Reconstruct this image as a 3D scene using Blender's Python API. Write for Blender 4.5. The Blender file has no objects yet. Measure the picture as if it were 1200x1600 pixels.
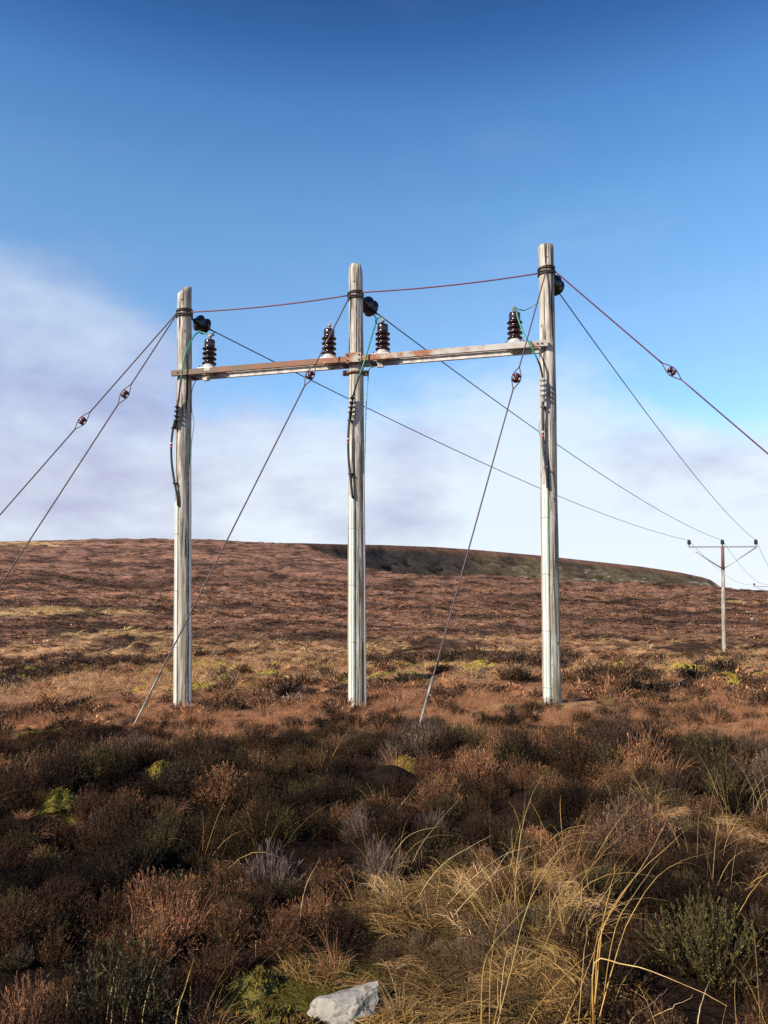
import bpy, math, random
import numpy as np
from mathutils import Vector, Matrix
R = math.radians
rng = np.random.default_rng(7)
random.seed(7)

# ------------------------------------------------------------------ camera
scene = bpy.context.scene
FPX = 1230.0                      # focal length in pixels of the 1200x1600 photograph
HORIZON = 940.0                   # image row of eye level
PITCH = math.atan((HORIZON - 800) / FPX)
EYE = 1.65
cam_d = bpy.data.cameras.new('camera')
cam = bpy.data.objects.new('camera', cam_d)
scene.collection.objects.link(cam)
cam.location = (0, 0, EYE)
cam.rotation_euler = (math.pi / 2 + PITCH, 0, 0)
cam_d.sensor_fit = 'VERTICAL'
cam_d.sensor_height = 36
cam_d.lens = FPX * 36 / 1600
cam_d.clip_start = 0.05
cam_d.clip_end = 20000
scene.camera = cam

# ------------------------------------------------------------------ sky and sun
SUN_AZ = R(51)      # how far left of straight behind the camera the sun stands
SUN_EL = R(31)
to_sun = Vector((-math.sin(SUN_AZ) * math.cos(SUN_EL), -math.cos(SUN_AZ) * math.cos(SUN_EL), math.sin(SUN_EL)))
world = bpy.data.worlds.new('World')
scene.world = world
world.use_nodes = True
def build_world():
    nt = world.node_tree
    N, L = nt.nodes, nt.links
    N.clear()
    def math_(op, a, b=None, c=None, clamp=False):
        n = N.new('ShaderNodeMath'); n.operation = op; n.use_clamp = clamp
        for i, v in enumerate((a, b, c)):
            if v is None: continue
            if isinstance(v, (int, float)): n.inputs[i].default_value = v
            else: L.new(v, n.inputs[i])
        return n.outputs[0]
    out = N.new('ShaderNodeOutputWorld')
    sky = N.new('ShaderNodeTexSky')
    sky.sky_type = 'NISHITA'; sky.sun_disc = False
    sky.sun_elevation = SUN_EL
    sky.sun_rotation = math.atan2(to_sun.x, to_sun.y)
    sky.altitude = 250; sky.air_density = 1.0; sky.dust_density = 0.25; sky.ozone_density = 2.6
    tc = N.new('ShaderNodeTexCoord')
    sep = N.new('ShaderNodeSeparateXYZ'); L.new(tc.outputs['Generated'], sep.inputs[0])
    dx, dy, dz = sep.outputs
    # clear sky: deep, polarised-looking blue towards the zenith
    hsv = N.new('ShaderNodeHueSaturation'); hsv.inputs['Saturation'].default_value = 1.2
    L.new(sky.outputs[0], hsv.inputs['Color'])
    deep = N.new('ShaderNodeValToRGB')
    cr = deep.color_ramp
    cr.elements[0].position = 0.10; cr.elements[0].color = (0.95, 0.98, 1.0, 1)
    cr.elements[1].position = 0.67; cr.elements[1].color = (0.25, 0.37, 0.52, 1)
    e = cr.elements.new(0.34); e.color = (1.38, 1.16, 1.03, 1)
    e = cr.elements.new(0.46); e.color = (1.24, 1.17, 1.06, 1)
    e = cr.elements.new(0.55); e.color = (0.90, 0.97, 1.00, 1)
    e = cr.elements.new(0.605); e.color = (0.52, 0.64, 0.78, 1)
    L.new(dz, deep.inputs[0])
    mul = N.new('ShaderNodeMix'); mul.data_type = 'RGBA'; mul.blend_type = 'MULTIPLY'
    mul.inputs['Factor'].default_value = 1
    L.new(hsv.outputs[0], mul.inputs['A']); L.new(deep.outputs[0], mul.inputs['B'])
    bg = N.new('ShaderNodeBackground'); bg.inputs[1].default_value = 0.148
    L.new(mul.outputs['Result'], bg.inputs[0])
    # clouds: a low bank round the horizon that climbs towards the left
    mp = N.new('ShaderNodeMapping'); mp.inputs['Scale'].default_value = (1.0, 1.0, 2.1)
    mp.inputs['Location'].default_value = (3.1, 0.4, 1.7)
    L.new(tc.outputs['Generated'], mp.inputs[0])
    no = N.new('ShaderNodeTexNoise'); no.inputs['Scale'].default_value = 3.4
    no.inputs['Detail'].default_value = 9; no.inputs['Roughness'].default_value = 0.56
    no.inputs['Distortion'].default_value = 0.25
    L.new(mp.outputs[0], no.inputs['Vector'])
    n0 = math_('SUBTRACT', no.outputs[0], 0.5)
    climb = N.new('ShaderNodeMapRange'); climb.interpolation_type = 'SMOOTHSTEP'
    climb.inputs[1].default_value = -0.12; climb.inputs[2].default_value = -0.50
    climb.inputs[3].default_value = 0.262; climb.inputs[4].default_value = 0.43
    L.new(dx, climb.inputs[0])
    h = math_('SUBTRACT', climb.outputs[0], dz)
    h = math_('MULTIPLY', h, 8.0)
    m = math_('ADD', h, math_('MULTIPLY', n0, 2.7))
    soft = N.new('ShaderNodeMapRange'); soft.interpolation_type = 'SMOOTHSTEP'
    soft.inputs[1].default_value = -0.30; soft.inputs[2].default_value = 0.55
    soft.inputs[3].default_value = 0.0; soft.inputs[4].default_value = 0.93
    L.new(m, soft.inputs[0])
    # thin high wisps
    mw = N.new('ShaderNodeMapping'); mw.inputs['Scale'].default_value = (1.2, 1.2, 4.0)
    mw.inputs['Rotation'].default_value = (0.2, 0.5, 0.3)
    L.new(tc.outputs['Generated'], mw.inputs[0])
    nw = N.new('ShaderNodeTexNoise'); nw.inputs['Scale'].default_value = 2.3
    nw.inputs['Detail'].default_value = 8; nw.inputs['Roughness'].default_value = 0.6
    L.new(mw.outputs[0], nw.inputs['Vector'])
    wisp = N.new('ShaderNodeMapRange'); wisp.interpolation_type = 'SMOOTHSTEP'
    wisp.inputs[1].default_value = 0.52; wisp.inputs[2].default_value = 0.82
    wisp.inputs[3].default_value = 0.0; wisp.inputs[4].default_value = 0.09
    L.new(nw.outputs[0], wisp.inputs[0])
    thin = N.new('ShaderNodeMapRange'); thin.inputs[1].default_value = 0.15; thin.inputs[2].default_value = 0.40; thin.inputs[3].default_value = 1.0; thin.inputs[4].default_value = 0.42
    L.new(dz, thin.inputs[0])
    mask = math_('MAXIMUM', math_('MULTIPLY', soft.outputs[0], thin.outputs[0]), wisp.outputs[0])
    # lit white cloud, mauve-grey where it is thick
    n2 = N.new('ShaderNodeTexNoise'); n2.inputs['Scale'].default_value = 4.6
    n2.inputs['Detail'].default_value = 8; n2.inputs['Roughness'].default_value = 0.55
    L.new(mp.outputs[0], n2.inputs['Vector'])
    lft = N.new('ShaderNodeMapRange'); lft.interpolation_type = 'SMOOTHSTEP'
    lft.inputs[1].default_value = 0.22; lft.inputs[2].default_value = -0.34
    L.new(dx, lft.inputs[0])
    lft_hi = math_('MULTIPLY', lft.outputs[0], math_('ADD', math_('MULTIPLY', dz, 1.1), 0.8))
    grey = math_('ADD', math_('MULTIPLY', math_('SUBTRACT', n2.outputs[0], 0.50), 3.2), math_('MULTIPLY', lft_hi, 0.56), clamp=True)
    cc = N.new('ShaderNodeMix'); cc.data_type = 'RGBA'
    L.new(grey, cc.inputs['Factor'])
    cc.inputs['A'].default_value = (0.84, 0.91, 1.0, 1)
    cc.inputs['B'].default_value = (0.47, 0.47, 0.68, 1)
    bgc = N.new('ShaderNodeBackground'); bgc.inputs[1].default_value = 0.70
    L.new(cc.outputs['Result'], bgc.inputs[0])
    mix = N.new('ShaderNodeMixShader')
    L.new(mask, mix.inputs[0]); L.new(bg.outputs[0], mix.inputs[1]); L.new(bgc.outputs[0], mix.inputs[2])
    L.new(mix.outputs[0], out.inputs[0])
build_world()
sun_d = bpy.data.lights.new('sun', 'SUN')
sun_d.energy = 5.0; sun_d.angle = R(0.53); sun_d.color = (1.0, 0.88, 0.72)
sun = bpy.data.objects.new('sun', sun_d)
scene.collection.objects.link(sun)
sun.rotation_euler = (-to_sun).to_track_quat('-Z', 'Y').to_euler()
sun.location = (0, 0, 30)
vs = scene.view_settings
vs.view_transform = 'Standard'; vs.look = 'None'; vs.exposure = 0.50; vs.gamma = 1.0
vs.use_curve_mapping = False
scene.cycles.max_bounces = 6
scene.cycles.diffuse_bounces = 3
scene.cycles.use_denoising = False

# ------------------------------------------------------------------ helpers
CP, SP = math.cos(PITCH), math.sin(PITCH)
def P(px, py, d):
    """world point that lies d metres ahead of the viewpoint on the line of sight of a photograph pixel"""
    X = (px - 600) / FPX; Y = (800 - py) / FPX
    s = d / (CP - Y * SP)
    return Vector((X * s, d, EYE + (Y * CP + SP) * s))

def tag(o, label=None, cat=None, group=None, kind=None):
    if label: o['label'] = label
    if cat: o['category'] = cat
    if group: o['group'] = group
    if kind: o['kind'] = kind
    return o
def empty(name, loc, label, cat, group=None):
    o = bpy.data.objects.new(name, None)
    scene.collection.objects.link(o)
    o.location = loc; o.empty_display_size = 0.1
    return tag(o, label, cat, group)
def root_loc(o):
    v = Vector(o.location)
    while o.parent: o = o.parent; v = v + Vector(o.location)
    return v
class MB:
    def __init__(self): self.v = []; self.f = []; self.s = []
    def add(self, vs, fs, smooth=False):
        b = len(self.v)
        self.v += [tuple(v) for v in vs]
        self.f += [tuple(b + i for i in f) for f in fs]
        self.s += [smooth] * len(fs)
        return self
    def box(self, c, ax, ay, az):
        """box with half-axis vectors"""
        c, ax, ay, az = Vector(c), Vector(ax), Vector(ay), Vector(az)
        v = [c + i * ax + j * ay + k * az for i in (-1, 1) for j in (-1, 1) for k in (-1, 1)]
        return self.add(v, [(0, 1, 3, 2), (4, 6, 7, 5), (0, 4, 5, 1), (2, 3, 7, 6), (0, 2, 6, 4), (1, 5, 7, 3)])
    def tube(self, pts, rad, n=8, smooth=True):
        pts = [Vector(p) for p in pts]
        m = len(pts)
        if not hasattr(rad, '__len__'): rad = [rad] * m
        t0 = (pts[1] - pts[0]).normalized()
        a = Vector((0, 0, 1)) if abs(t0.z) < 0.9 else Vector((1, 0, 0))
        u = t0.cross(a).normalized()
        V, F = [], []
        for i, p in enumerate(pts):
            t = (pts[min(i + 1, m - 1)] - pts[max(i - 1, 0)]).normalized()
            u = (u - t * u.dot(t)).normalized(); w = t.cross(u)
            for k in range(n):
                an = 2 * math.pi * k / n
                V.append(p + (u * math.cos(an) + w * math.sin(an)) * rad[i])
        for i in range(m - 1):
            for k in range(n):
                k2 = (k + 1) % n
                F.append((i * n + k, i * n + k2, (i + 1) * n + k2, (i + 1) * n + k))
        F.append(tuple(range(n - 1, -1, -1))); F.append(tuple((m - 1) * n + k for k in range(n)))
        return self.add(V, F, smooth)
    def lathe(self, c, axis, prof, n=20, smooth=True):
        """profile of (radius, height along axis)"""
        c, axis = Vector(c), Vector(axis).normalized()
        a = Vector((1, 0, 0)) if abs(axis.x) < 0.8 else Vector((0, 1, 0))
        u = axis.cross(a).normalized(); w = axis.cross(u)
        V, F = [], []
        for r, h in prof:
            for k in range(n):
                an = 2 * math.pi * k / n
                V.append(c + axis * h + (u * math.cos(an) + w * math.sin(an)) * r)
        for i in range(len(prof) - 1):
            for k in range(n):
                k2 = (k + 1) % n
                F.append((i * n + k, i * n + k2, (i + 1) * n + k2, (i + 1) * n + k))
        F.append(tuple(range(n - 1, -1, -1))); F.append(tuple((len(prof) - 1) * n + k for k in range(n)))
        return self.add(V, F, smooth)
    def build(self, name, mat, parent=None, origin=None):
        o0 = root_loc(parent) if parent is not None else Vector(origin or (0, 0, 0))
        me = bpy.data.meshes.new(name)
        me.from_pydata([(x - o0.x, y - o0.y, z - o0.z) for x, y, z in self.v], [], self.f)
        me.polygons.foreach_set('use_smooth', self.s)
        me.materials.append(mat)
        me.update()
        if any(self.s) and not all(self.s): pass
        o = bpy.data.objects.new(name, me)
        scene.collection.objects.link(o)
        if parent is not None: o.parent = parent
        else: o.location = o0
        return o
def bez(pts, n):
    """smooth curve through points (Catmull-Rom)"""
    pts = [Vector(p) for p in pts]
    if len(pts) == 2: return [pts[0].lerp(pts[1], i / n) for i in range(n + 1)]
    q = [pts[0] * 2 - pts[1]] + pts + [pts[-1] * 2 - pts[-2]]
    out = []; segs = len(pts) - 1; per = max(1, n // segs)
    for i in range(segs):
        a, b, c, d = q[i:i + 4]
        for k in range(per):
            t = k / per
            out.append(0.5 * ((2 * b) + (c - a) * t + (2 * a - 5 * b + 4 * c - d) * t * t + (3 * b - a - 3 * c + d) * t ** 3))
    return out + [pts[-1]]

# vectorised gradient noise -------------------------------------------------
_perm = np.random.default_rng(3).permutation(512)
_perm = np.concatenate([_perm, _perm])
_gr = np.random.default_rng(4).normal(size=(512, 2)); _gr /= np.linalg.norm(_gr, axis=1)[:, None]
def pn(x, y):
    x = np.asarray(x, float); y = np.asarray(y, float)
    xi = np.floor(x).astype(np.int64); yi = np.floor(y).astype(np.int64)
    xf = x - xi; yf = y - yi
    u = xf ** 3 * (xf * (xf * 6 - 15) + 10); v = yf ** 3 * (yf * (yf * 6 - 15) + 10)
    def g(i, j, fx, fy):
        h = _gr[_perm[(_perm[(xi + i) % 512] + yi + j) % 512]]
        return h[..., 0] * fx + h[..., 1] * fy
    a = g(0, 0, xf, yf); b = g(1, 0, xf - 1, yf); c = g(0, 1, xf, yf - 1); d = g(1, 1, xf - 1, yf - 1)
    return (a + (b - a) * u) * (1 - v) + (c + (d - c) * u) * v
def fbm(x, y, o=4, rough=0.5):
    s = 0; a = 1; t = 0
    for i in range(o):
        s = s + a * pn(x * 2 ** i + 17.3 * i, y * 2 ** i - 9.1 * i); t += a; a *= rough
    return s / t * 1.6
_wj = np.random.default_rng(5).random((512, 3))
def mound(x, y, size):
    """rounded hummocks, 0 in the hollows to 1 on the tops, and a random value per hummock"""
    x = np.asarray(x, float) / size + 0.25 * pn(np.asarray(x) / size * 1.7, np.asarray(y) / size * 1.7); y = np.asarray(y, float) / size + 0.25 * pn(np.asarray(y) / size * 1.7 + 9, np.asarray(x) * 1.7)
    xi = np.floor(x).astype(np.int64); yi = np.floor(y).astype(np.int64)
    best = np.full(x.shape, 9.0); val = np.zeros(x.shape)
    for i in (-1, 0, 1):
        for j in (-1, 0, 1):
            h = _wj[_perm[(_perm[(xi + i) % 512] + yi + j) % 512] % 512]
            rad = 0.55 + 0.5 * h[..., 2]
            d = np.hypot(xi + i + h[..., 0] - x, yi + j + h[..., 1] - y) / rad
            val = np.where(d < best, h[..., 2], val); best = np.minimum(best, d)
    return np.clip(1 - best ** 2, 0, 1), val
def sstep(a, b, x):
    t = np.clip((x - a) / (b - a), 0, 1); return t * t * (3 - 2 * t)

# ------------------------------------------------------------------ materials
def new_mat(name):
    m = bpy.data.materials.new(name); m.use_nodes = True
    nt = m.node_tree; b = nt.nodes['Principled BSDF']
    return m, nt, b
def ramp(nt, src, stops):
    r = nt.nodes.new('ShaderNodeValToRGB'); e = r.color_ramp.elements
    e[0].position, e[0].color = stops[0][0], (*stops[0][1], 1)
    e[1].position, e[1].color = stops[-1][0], (*stops[-1][1], 1)
    for p, c in stops[1:-1]:
        k = e.new(p); k.color = (*c, 1)
    nt.links.new(src, r.inputs[0]); return r.outputs[0]
def noise(nt, scale, detail=4, rough=0.55, coord='Object', stretch=None, dist=0):
    tc = nt.nodes.new('ShaderNodeTexCoord'); v = tc.outputs[coord]
    if stretch:
        mp = nt.nodes.new('ShaderNodeMapping'); mp.inputs['Scale'].default_value = stretch
        nt.links.new(v, mp.inputs[0]); v = mp.outputs[0]
    n = nt.nodes.new('ShaderNodeTexNoise'); n.inputs['Scale'].default_value = scale
    n.inputs['Detail'].default_value = detail; n.inputs['Roughness'].default_value = rough
    n.inputs['Distortion'].default_value = dist
    nt.links.new(v, n.inputs['Vector']); return n.outputs[0]
def mixc(nt, f, a, b, mode='MIX'):
    m = nt.nodes.new('ShaderNodeMix'); m.data_type = 'RGBA'; m.blend_type = mode
    for k, v in (('Factor', f), ('A', a), ('B', b)):
        if isinstance(v, (int, float)): m.inputs[k].default_value = v
        elif isinstance(v, tuple): m.inputs[k].default_value = (*v, 1)
        else: nt.links.new(v, m.inputs[k])
    return m.outputs['Result']
def bump(nt, b, h, strength, dist=0.01):
    n = nt.nodes.new('ShaderNodeBump'); n.inputs['Strength'].default_value = strength
    n.inputs['Distance'].default_value = dist
    nt.links.new(h, n.inputs['Height']); nt.links.new(n.outputs[0], b.inputs['Normal'])
def simple(name, col, rough=0.6, metal=0.0, var=0.25, scale=14, spec=0.4, stretch=None, bmp=0.0):
    m, nt, b = new_mat(name)
    n = noise(nt, scale, 5, stretch=stretch)
    lo = tuple(c * (1 - var) for c in col); hi = tuple(min(1, c * (1 + var)) for c in col)
    nt.links.new(ramp(nt, n, [(0.32, lo), (0.68, hi)]), b.inputs['Base Color'])
    b.inputs['Roughness'].default_value = rough; b.inputs['Metallic'].default_value = metal
    b.inputs['Specular IOR Level'].default_value = spec
    if bmp: bump(nt, b, n, bmp)
    return m
def wood_mat(name, algae, seed):
    m, nt, b = new_mat(name)
    off = (seed * 3.1, seed * 1.7, seed)
    def nz(scale, st, detail=6, rough=0.6, dist=0.0):
        tc = nt.nodes.new('ShaderNodeTexCoord'); mp = nt.nodes.new('ShaderNodeMapping')
        mp.inputs['Scale'].default_value = st; mp.inputs['Location'].default_value = off
        nt.links.new(tc.outputs['Object'], mp.inputs[0])
        n = nt.nodes.new('ShaderNodeTexNoise'); n.inputs['Scale'].default_value = scale
        n.inputs['Detail'].default_value = detail; n.inputs['Roughness'].default_value = rough
        n.inputs['Distortion'].default_value = dist
        nt.links.new(mp.outputs[0], n.inputs['Vector']); return n.outputs[0]
    grain = nz(9, (3.2, 3.2, 0.16), 8, 0.65, 0.3)
    col = ramp(nt, grain, [(0.32, (0.10, 0.085, 0.068)), (0.43, (0.34, 0.31, 0.265)), (0.53, (0.55, 0.515, 0.46)), (0.66, (0.73, 0.70, 0.65))])
    blot = nz(2.2, (1, 1, 0.45), 5, 0.6)
    col = mixc(nt, ramp(nt, blot, [(0.42, (0, 0, 0)), (0.66, (0.75, 0.75, 0.75))]), col, (0.31, 0.285, 0.235))
    streak = nz(6, (2.4, 2.4, 0.14), 7, 0.72, 0.9)
    col = mixc(nt, ramp(nt, streak, [(0.52, (0, 0, 0)), (0.60, (0.85, 0.85, 0.85))]), col, (0.15, 0.125, 0.095))
    crack = nz(15, (2.4, 2.4, 0.05), 3, 0.5, 0.35)
    ck = ramp(nt, crack, [(0.59, (0, 0, 0)), (0.615, (1, 1, 1))])
    col = mixc(nt, ck, col, (0.045, 0.036, 0.028))
    # knots
    tc = nt.nodes.new('ShaderNodeTexCoord'); mp = nt.nodes.new('ShaderNodeMapping')
    mp.inputs['Scale'].default_value = (1, 1, 0.55); mp.inputs['Location'].default_value = off
    nt.links.new(tc.outputs['Object'], mp.inputs[0])
    vo = nt.nodes.new('ShaderNodeTexVoronoi'); vo.inputs['Scale'].default_value = 4.6
    nt.links.new(mp.outputs[0], vo.inputs['Vector'])
    kn = ramp(nt, vo.outputs['Distance'], [(0.055, (1, 1, 1)), (0.105, (0, 0, 0))])
    col = mixc(nt, kn, col, (0.17, 0.125, 0.085))
    if algae:
        sep = nt.nodes.new('ShaderNodeSeparateXYZ'); nt.links.new(tc.outputs['Object'], sep.inputs[0])
        mr = nt.nodes.new('ShaderNodeMapRange'); mr.inputs[1].default_value = 4.5; mr.inputs[2].default_value = 0.0
        mr.inputs[3].default_value = 0.0; mr.inputs[4].default_value = algae
        nt.links.new(sep.outputs[2], mr.inputs[0])
        mu = nt.nodes.new('ShaderNodeMath'); mu.operation = 'MULTIPLY'
        nt.links.new(mr.outputs[0], mu.inputs[0])
        nt.links.new(ramp(nt, nz(5, (1.6, 1.6, 0.25), 6, 0.65), [(0.40, (0, 0, 0)), (0.62, (1, 1, 1))]), mu.inputs[1])
        col = mixc(nt, mu.outputs[0], col, (0.25, 0.225, 0.13))
    nt.links.new(col, b.inputs['Base Color'])
    b.inputs['Roughness'].default_value = 0.85; b.inputs['Specular IOR Level'].default_value = 0.2
    h = mixc(nt, ck, grain, (0.0, 0.0, 0.0))
    bump(nt, b, h, 0.9, 0.02)
    return m
def rust_mat():
    m, nt, b = new_mat('weathered_steel')
    n = noise(nt, 3.0, 8, 0.66, coord='Object')
    fine = noise(nt, 38, 6, 0.7)
    g = nt.nodes.new('ShaderNodeTexCoord'); sep = nt.nodes.new('ShaderNodeSeparateXYZ')
    nt.links.new(g.outputs['Object'], sep.inputs[0])
    mr = nt.nodes.new('ShaderNodeMapRange'); mr.inputs[1].default_value = 0.2; mr.inputs[2].default_value = 5.6
    mr.inputs[3].default_value = 0.30; mr.inputs[4].default_value = -0.13
    nt.links.new(sep.outputs[0], mr.inputs[0])
    a = nt.nodes.new('ShaderNodeMath'); a.operation = 'ADD'; nt.links.new(n, a.inputs[0]); nt.links.new(mr.outputs[0], a.inputs[1])
    f = nt.nodes.new('ShaderNodeMath'); f.operation = 'MULTIPLY_ADD'; nt.links.new(fine, f.inputs[0]); f.inputs[1].default_value = 0.35
    nt.links.new(a.outputs[0], f.inputs[2])
    col = ramp(nt, f.outputs[0], [(0.50, (0.46, 0.44, 0.42)), (0.62, (0.36, 0.32, 0.28)), (0.68, (0.30, 0.12, 0.06)), (0.80, (0.24, 0.115, 0.065)), (0.92, (0.17, 0.12, 0.09))])
    nt.links.new(col, b.inputs['Base Color'])
    b.inputs['Roughness'].default_value = 0.75; b.inputs['Metallic'].default_value = 0.1
    bump(nt, b, fine, 0.3, 0.004)
    return m
def porcelain(name, col):
    m, nt, b = new_mat(name)
    n = noise(nt, 6, 4)
    nt.links.new(ramp(nt, n, [(0.3, tuple(c * 0.7 for c in col)), (0.7, col)]), b.inputs['Base Color'])
    b.inputs['Roughness'].default_value = 0.16; b.inputs['Specular IOR Level'].default_value = 0.6
    return m
M = {
    'wood_a': wood_mat('weathered_pole_wood', 0.6, 1), 'wood_b': wood_mat('cracked_pole_wood', 0.75, 2), 'wood_c': wood_mat('lichened_pole_wood', 0.9, 3),
    'steel': rust_mat(),
    'palesteel': simple('pale_weathered_steel', (0.50, 0.47, 0.44), 0.7, 0.1, 0.35, 9, bmp=0.2),
    'stud': simple('dull_metal_stud', (0.20, 0.17, 0.16), 0.5, 0.4, 0.3, 20),
    'galv': simple('galvanised_steel', (0.42, 0.42, 0.43), 0.5, 0.5, 0.2, 20),
    'iron': simple('dark_iron', (0.06, 0.045, 0.04), 0.6, 0.3, 0.4, 20),
    'rustiron': simple('rusty_iron', (0.16, 0.08, 0.05), 0.8, 0.1, 0.45, 25),
    'brown': porcelain('brown_porcelain', (0.026, 0.009, 0.010)),
    'dark': porcelain('black_glazed_porcelain', (0.022, 0.018, 0.02)),
    'egg': porcelain('red_brown_porcelain', (0.07, 0.018, 0.018)),
    'whitebase': simple('white_painted_metal', (0.42, 0.40, 0.37), 0.55, 0, 0.35, 16),
    'guard': simple('white_plastic_guard', (0.60, 0.575, 0.52), 0.5, 0, 0.18, 3, stretch=(6, 6, 0.4)),
    'teal': simple('teal_plastic', (0.14, 0.29, 0.29), 0.5, 0, 0.25, 8),
    'green': simple('green_wire_sleeve', (0.02, 0.24, 0.17), 0.45, 0, 0.25, 10),
    'cable': simple('black_cable_sheath', (0.022, 0.022, 0.025), 0.45, 0, 0.3, 12),
    'stay': simple('stay_wire_strand', (0.10, 0.07, 0.075), 0.6, 0.3, 0.4, 60),
    'purple': simple('maroon_wire', (0.16, 0.055, 0.085), 0.6, 0.1, 0.3, 30),
    'cond': simple('copper_conductor', (0.085, 0.095, 0.10), 0.6, 0.3, 0.3, 30),
    'rod': simple('anchor_rod_steel', (0.26, 0.25, 0.22), 0.6, 0.4, 0.3, 12),
    'red': simple('red_marker_tape', (0.42, 0.10, 0.09), 0.5, 0, 0.15, 10),
}

# ------------------------------------------------------------------ terrain
KR = np.array([0, 4, 8, 14, 25, 50, 80]); KZ = np.array([0.0, 0.0, -0.03, -0.12, -0.55, -2.05, -1.35])
CPX = np.array([-2600, -600, 0, 150, 300, 430, 480, 540, 590, 620, 800, 1000, 1120, 1200, 1500, 3800])
CPY = np.array([880, 858, 846, 842, 842, 848, 854, 875, 891, 896, 903, 914, 921, 928, 932, 930])
CRR = np.array([420, 450, 455, 460, 450, 420, 380, 310, 262, 245, 222, 205, 195, 190, 200, 260])
def height_base(x, y):
    r = np.hypot(x, y)
    th = np.arctan2(x, np.maximum(y, 1e-6)); th = np.where(y > 0, np.clip(th, -1.2, 1.2), np.sign(x) * 1.2)
    px = 600 + FPX * np.tan(th)
    rc = np.interp(px, CPX, CRR); cy = np.interp(px, CPX, CPY)
    zc = EYE + (HORIZON - cy) / FPX * rc * np.cos(th)
    zn = np.interp(r, KR, KZ) * 1.0
    # soften knots
    zn = (zn + np.interp(r * 0.93, KR, KZ) + np.interp(r * 1.07, KR, KZ)) / 3
    zn = zn + 0.028 * np.clip(x, -30, 30) * sstep(2, 12, r) * (1 - sstep(18, 45, r))
    z80 = -1.35
    s = np.clip((r - 80) / (rc - 80), 0, 1)
    zr = z80 + (zc - z80) * (0.25 * s + 0.75 * s ** 1.55)
    over = np.maximum(r - rc, 0)
    zr = zr - np.minimum(over * over * 0.0009 + over * 0.02, 60 + zc * 0.6)
    return np.where(r < 80, zn, zr), rc
CUSHIONS = [(0.19, 7.55), (-1.86, 6.75), (-2.42, 6.05)]
def height(x, y):
    x = np.asarray(x, float); y = np.asarray(y, float)
    z, rc = height_base(x, y)
    r = np.hypot(x, y)
    n1 = fbm(x * 0.55, y * 0.55, 3)                 # tussocky
    n2 = fbm(x * 0.16 + 40, y * 0.16, 3)            # hummocks
    n3 = fbm(x * 0.03 + 9, y * 0.03 - 3, 4)         # swells
    n4 = np.abs(fbm(x * 0.9 - 7, y * 0.9 + 2, 2))
    z = z + n1 * (0.05 + 0.05 * sstep(12, 20, r) + 0.10 * sstep(40, 120, r)) * (1 - sstep(200, 320, r))
    z = z - n4 * 0.08 * sstep(14, 22, r) * (1 - sstep(70, 140, r))
    for cx, cy in CUSHIONS: z = z + 0.15 * np.exp(-(np.hypot(x - cx, y - cy) / 0.62) ** 2)
    z = z - hag_shade(x, y) * 0.34 + near_relief(x, y)[0]
    z = z + mound(x, y, 1.25)[0] * 0.33 * sstep(15.2, 18.5, r) * (1 - sstep(60, 90, r))
    z = z + mound(x + 50, y, 3.6)[0] * 0.42 * sstep(34, 60, r) * (1 - sstep(150, 260, r))
    z = z + n2 * (0.03 + 0.22 * sstep(15, 50, r) + 0.35 * sstep(80, 200, r))
    z = z + n3 * (2.6 * sstep(90, 200, r)) * (1 - 0.6 * sstep(0.6, 1.0, r / rc))
    return z
HAG_SHADES = [(-3.15, 15.75, 0.62, 0.28), (-2.55, 15.9, 0.25, 0.22), (0.18, 14.75, 0.45, 0.24), (0.75, 14.5, 0.3, 0.2), (2.55, 17.3, 0.8, 0.25), (7.6, 20.8, 1.0, 0.32), (9.6, 21.6, 0.9, 0.3), (6.0, 16.9, 0.5, 0.22), (-8.3, 17.4, 0.7, 0.25), (2.2, 18.8, 0.8, 0.25), (5.2, 24.5, 1.2, 0.4), (-1.0, 27, 1.6, 0.4), (-5.0, 33, 2.0, 0.6)]  # dark peat hollows; those just right of the poles stand in for pole shadows
def hag_shade(x, y):
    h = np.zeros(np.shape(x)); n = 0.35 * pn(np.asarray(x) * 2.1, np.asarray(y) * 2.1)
    for cx, cy, rx, ry in HAG_SHADES: h = np.maximum(h, 1 - sstep(0.55, 1.15, np.hypot((x - cx) / rx, (y - cy) / ry) + n))
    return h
def near_relief(x, y):
    r = np.hypot(x, y)
    m = mound(x + 20, y + 3, 0.72)[0]
    return (m - 0.35) * 0.24 * sstep(4.6, 6.0, r) * (1 - sstep(8.4, 10.0, r)) + (m - 0.35) * 0.12 * (1 - sstep(4.6, 6.0, r)) * sstep(3.6, 4.4, r), m
def hz(x, y): return float(height(np.array([x]), np.array([y]))[0])

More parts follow.
